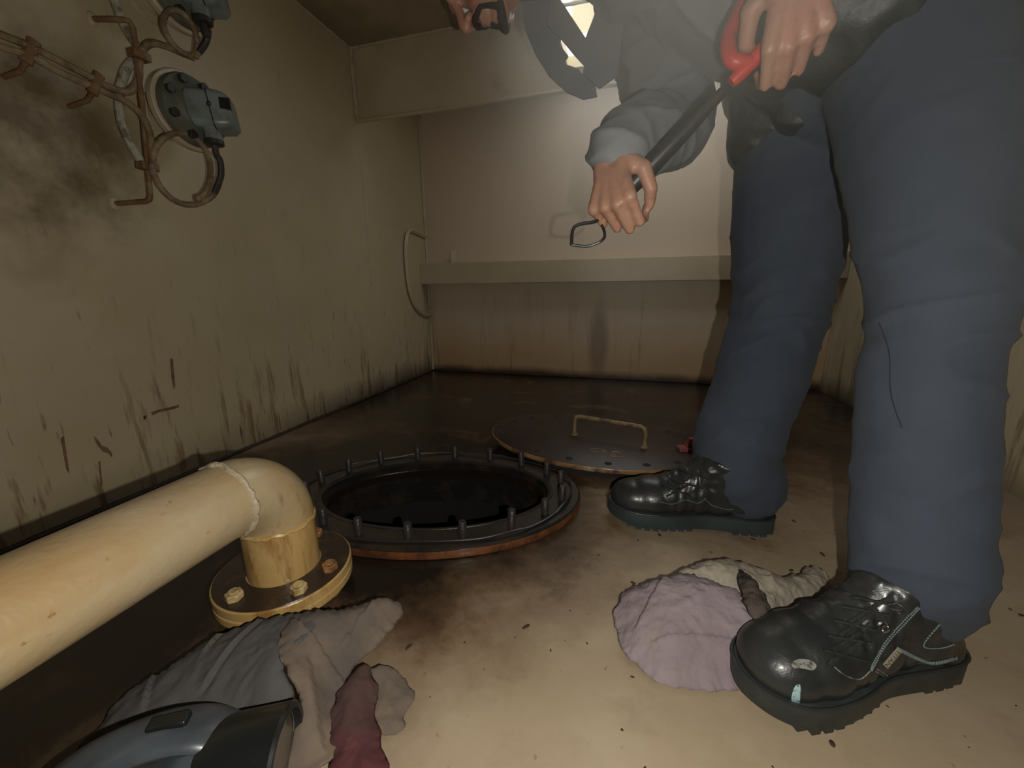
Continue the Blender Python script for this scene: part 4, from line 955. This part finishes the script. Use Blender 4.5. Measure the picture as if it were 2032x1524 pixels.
for (x, y), (dx, dy), m_ in (((1752, 1243), (-17, -13), 'chrome'), ((1783, 1208), (-14, -11), 'leather')):
    h = cast(nbv, [(x, y)])
    if h:
        p, nn = h[0]; Rq = V((0, 0, 1)).rotation_difference(nn).to_matrix().to_4x4(); Mx = Matrix.Translation(p)@Rq
        g = MB().lathe([(.0058, 0), (.0064, .0012), (.0045, .0020), (.0036, .0008), (.0, .0012)], Mx, 24)
        q = cast(nbv, [(x+dx, y+dy)])
        g = g.build('eyelet', M[m_ if m_ == 'chrome' else 'leather'], nb)
        if q:
            e = q[0][0]+q[0][1]*.003; s_ = (e-p).normalized(); t_ = s_.cross(nn)
            MB().tube(smooth_path([p+nn*.002+t_*.005, p.lerp(e, .6)+nn*.003+t_*.0055, e+t_*.003, e-t_*.003, p.lerp(e, .6)+nn*.003-t_*.0055, p+nn*.002-t_*.005], 4), .0009, 6, closed=True).build('lace_loop', M['chrome'], g)
h = cast(nbv, [(1779, 1285), (1750, 1318), (1764, 1301)])
if len(h) == 3:
    a, b, c = h[0][0], h[1][0], h[2][0]; nn = (h[0][1]+h[1][1]+h[2][1]).normalized(); ux = (b-a); Lt = ux.length; ux.normalize(); nn = (nn-ux*nn.dot(ux)).normalized(); uy = nn.cross(ux)
    off = max((q[0]-a).dot(nn) for q in h)+.0012
    TM = Matrix(((ux.x, uy.x, nn.x, a.x+nn.x*off), (ux.y, uy.y, nn.y, a.y+nn.y*off), (ux.z, uy.z, nn.z, a.z+nn.z*off), (0, 0, 0, 1)))
    tg = MB().box((0, -.0032, -.0012), (Lt, .0032, 0), TM).build('brand_tag', M['tagm'], nb, smooth=False)
    fc = bpy.data.curves.new('lettering', 'FONT'); fc.body = 'TITAN'; fc.size = 1; fc.align_x = 'CENTER'; fc.align_y = 'CENTER'; fc.extrude = .02
    fo = bpy.data.objects.new('t', fc); C.objects.link(fo); bpy.context.view_layer.update()
    fm = bpy.data.meshes.new_from_object(fo.evaluated_get(bpy.context.evaluated_depsgraph_get())); bpy.data.objects.remove(fo)
    xs = [v.co.x for v in fm.vertices]; ys = [v.co.y for v in fm.vertices]; fx = Lt*.9/(max(xs)-min(xs)); fy_ = .0046/(max(ys)-min(ys))
    fm.transform(TM@Matrix.Translation((Lt/2, 0, .0001))@Matrix.Diagonal((fx, fy_, .004, 1))@Matrix.Translation((-(max(xs)+min(xs))/2, -(max(ys)+min(ys))/2, 0)))
    fm.materials.clear(); fm.materials.append(M['tagink']); link('lettering', fm, tg, smooth=False)
# ---- far boot details
for a, b in (((1322, 985), (1372, 960)), ((1312, 960), (1372, 985)), ((1330, 950), (1395, 970)), ((1332, 972), (1385, 938)), ((1348, 932), (1405, 950))):
    lace(fbv, a, b, fbt)
stitch(fbv, [(1398, 990), (1415, 1003), (1440, 1010), (1455, 1010)], fbt)
stitch(fbv, [(1310, 996), (1335, 1000), (1360, 992), (1385, 998), (1400, 988)], fbt)

# ---- the long tool held in both hands
tl = thing('grabber_tool', 'long black shafted tool with red handles held in both hands', 'tool', tuple(tool_lo))
low = tool_lo-ta*.10
MB().tube([tool_lo-ta*.045, tool_lo, tool_lo+ta*.05, tool_lo+ta*.13, tool_lo+ta*.19], [.010, .013, .0165, .0125, .0075], 16).build('shaft', M['tool'], tl)
g0 = tool_hi-ta*.085; g1 = tool_hi+ta*.13
MB().tube([g0, g0+ta*.01, tool_hi, g1], [.0075, .0095, .0125, .013], 16).build('red_grip', M['red'], tl)
s0 = tool_hi-ta*.02+V((-.012, .0, .006)); 
MB().tube(smooth_path([g0+ta*.03, dp(1452, 118, .56), dp(1446, 75, .57), dp(1470, 20, .57), dp(1500, -60, .57)], 5), .0105, 14).build('red_lever', M['red'], tl)
j0 = tool_lo-ta*.045; j1 = dp(1134, 486, .66)
MB().tube(smooth_path([j0, dp(1180, 440, .655), dp(1140, 450, .66), j1], 4), .0028, 8).build('jaw', M['tool'], tl)
MB().tube(smooth_path([j0, dp(1200, 470, .655), dp(1170, 488, .66), j1], 4), .0024, 8).build('jaw', M['tool'], tl)

# ---- haze under the hatch, with nearer lobes added to imitate lens glare
hz_m = bpy.data.materials.new('haze'); hz_m.use_nodes = True; nt = hz_m.node_tree; nt.nodes.clear()
ou = nt.nodes.new('ShaderNodeOutputMaterial'); vs_ = nt.nodes.new('ShaderNodeVolumeScatter'); nt.links.new(vs_.outputs[0], ou.inputs['Volume'])
vs_.inputs['Color'].default_value = (.92, .94, .92, 1); vs_.inputs['Anisotropy'].default_value = .68
vs2 = nt.nodes.new('ShaderNodeVolumeScatter'); vs2.inputs['Color'].default_value = (.92, .96, .88, 1); vs2.inputs['Anisotropy'].default_value = 0; ad_ = nt.nodes.new('ShaderNodeAddShader')
nt.links.new(vs_.outputs[0], ad_.inputs[0]); nt.links.new(vs2.outputs[0], ad_.inputs[1]); nt.links.new(ad_.outputs[0], ou.inputs['Volume'])
tcn = nt.nodes.new('ShaderNodeTexCoord')
mth = lambda op, a, b: (lambda x: ([nt.links.new(q, x.inputs[k]) if hasattr(q, 'links') else setattr(x.inputs[k], 'default_value', q) for k, q in enumerate((a, b))], setattr(x, 'operation', op), x.outputs[0])[2])(nt.nodes.new('ShaderNodeMath'))
def lobe(c, r, dens):
    mp = nt.nodes.new('ShaderNodeMapping'); mp.inputs['Location'].default_value = tuple(-c[i]/r[i] for i in range(3)); mp.inputs['Scale'].default_value = tuple(1/r[i] for i in range(3))
    nt.links.new(tcn.outputs['Object'], mp.inputs[0]); ln_ = nt.nodes.new('ShaderNodeVectorMath'); ln_.operation = 'LENGTH'; nt.links.new(mp.outputs[0], ln_.inputs[0])
    mr_ = nt.nodes.new('ShaderNodeMapRange'); mr_.interpolation_type = 'SMOOTHSTEP'; mr_.inputs[1].default_value = 0; mr_.inputs[2].default_value = 1; mr_.inputs[3].default_value = dens; mr_.inputs[4].default_value = 0
    nt.links.new(ln_.outputs['Value'], mr_.inputs[0]); return mr_.outputs[0]
nt.links.new(lobe((1.12, 1.10, 1.10), (.48, .52, .68), 1.4), vs_.inputs['Density']); nt.links.new(mth('ADD', lobe((1.80, .42, .80), (.60, .48, .68), .55), lobe((1.205, .52, .92), (.27, .45, .38), 1.6)), vs2.inputs['Density'])
ho = MB().box((.5, .02, .18), (2.08, 1.66, 1.46)).build('haze', hz_m, smooth=False)
tag(ho, 'thin grey haze under the bright hatch, with added lens glare veil around the person', 'haze', kind='stuff')

# ---- marks on the left wall: chipped paint and a rust run
wl = bpy.data.objects['wall_left']
def mark(px, name, m_, d=.0012):
    pts = [at(x, y, 'x', d) for x, y in px]; k = len(pts); mb = MB()
    mb.add([p for p in pts]+[V((0, p.y, p.z)) for p in pts], [tuple(range(k)), tuple(range(2*k-1, k-1, -1))]+[(i, (i+1) % k, k+(i+1) % k, k+i) for i in range(k)])
    return mb.build(name, M[m_], wl, smooth=False)
M['rust'] = mat('rust_mark', (.19, .105, .05), .7, spots=[((.07, .035, .018), (60, 60, 60), .55, .1, .8, 4)])
mark([(187, 866), (194, 872), (203, 885), (213, 888), (222, 898), (223, 908), (216, 900), (205, 896), (196, 886), (190, 876)], 'paint_chip', 'rust')
mark([(300, 818), (318, 812), (337, 808), (356, 803), (354, 809), (335, 814), (316, 818), (303, 824)], 'paint_chip', 'rust')
mark([(285, 826), (291, 824), (290, 831), (286, 833)], 'paint_chip', 'flake')
mark([(338, 712), (343, 712), (348, 765), (345, 772), (341, 750)], 'rust_streak', 'rust')
mark([(121, 870), (127, 865), (134, 910), (138, 940), (132, 930)], 'rust_streak', 'rust')
mark([(196, 916), (199, 915), (203, 962), (201, 965)], 'rust_streak', 'rust')
# ---- loose flakes and grit on the floor
rnd = random.Random(42); dk = MB()
for i in range(170):
    x, y = rnd.uniform(.86, 2.0), rnd.uniform(.16, .95)
    if (x-MHC[0])**2/.16+(y-MHC[1])**2/.085 < 1: continue
    s_ = rnd.choice((.0008, .0012, .0016, .0030)); a = rnd.uniform(0, 3.1)
    dk.ell((x, y, s_*.3), (s_*rnd.uniform(1, 2.6), s_, s_*.35), Matrix.Rotation(a, 3, 'Z'), 4)
tag(dk.build('grit', M['flake']), 'dark flakes of grit scattered over the tan floor', 'grit', kind='stuff')
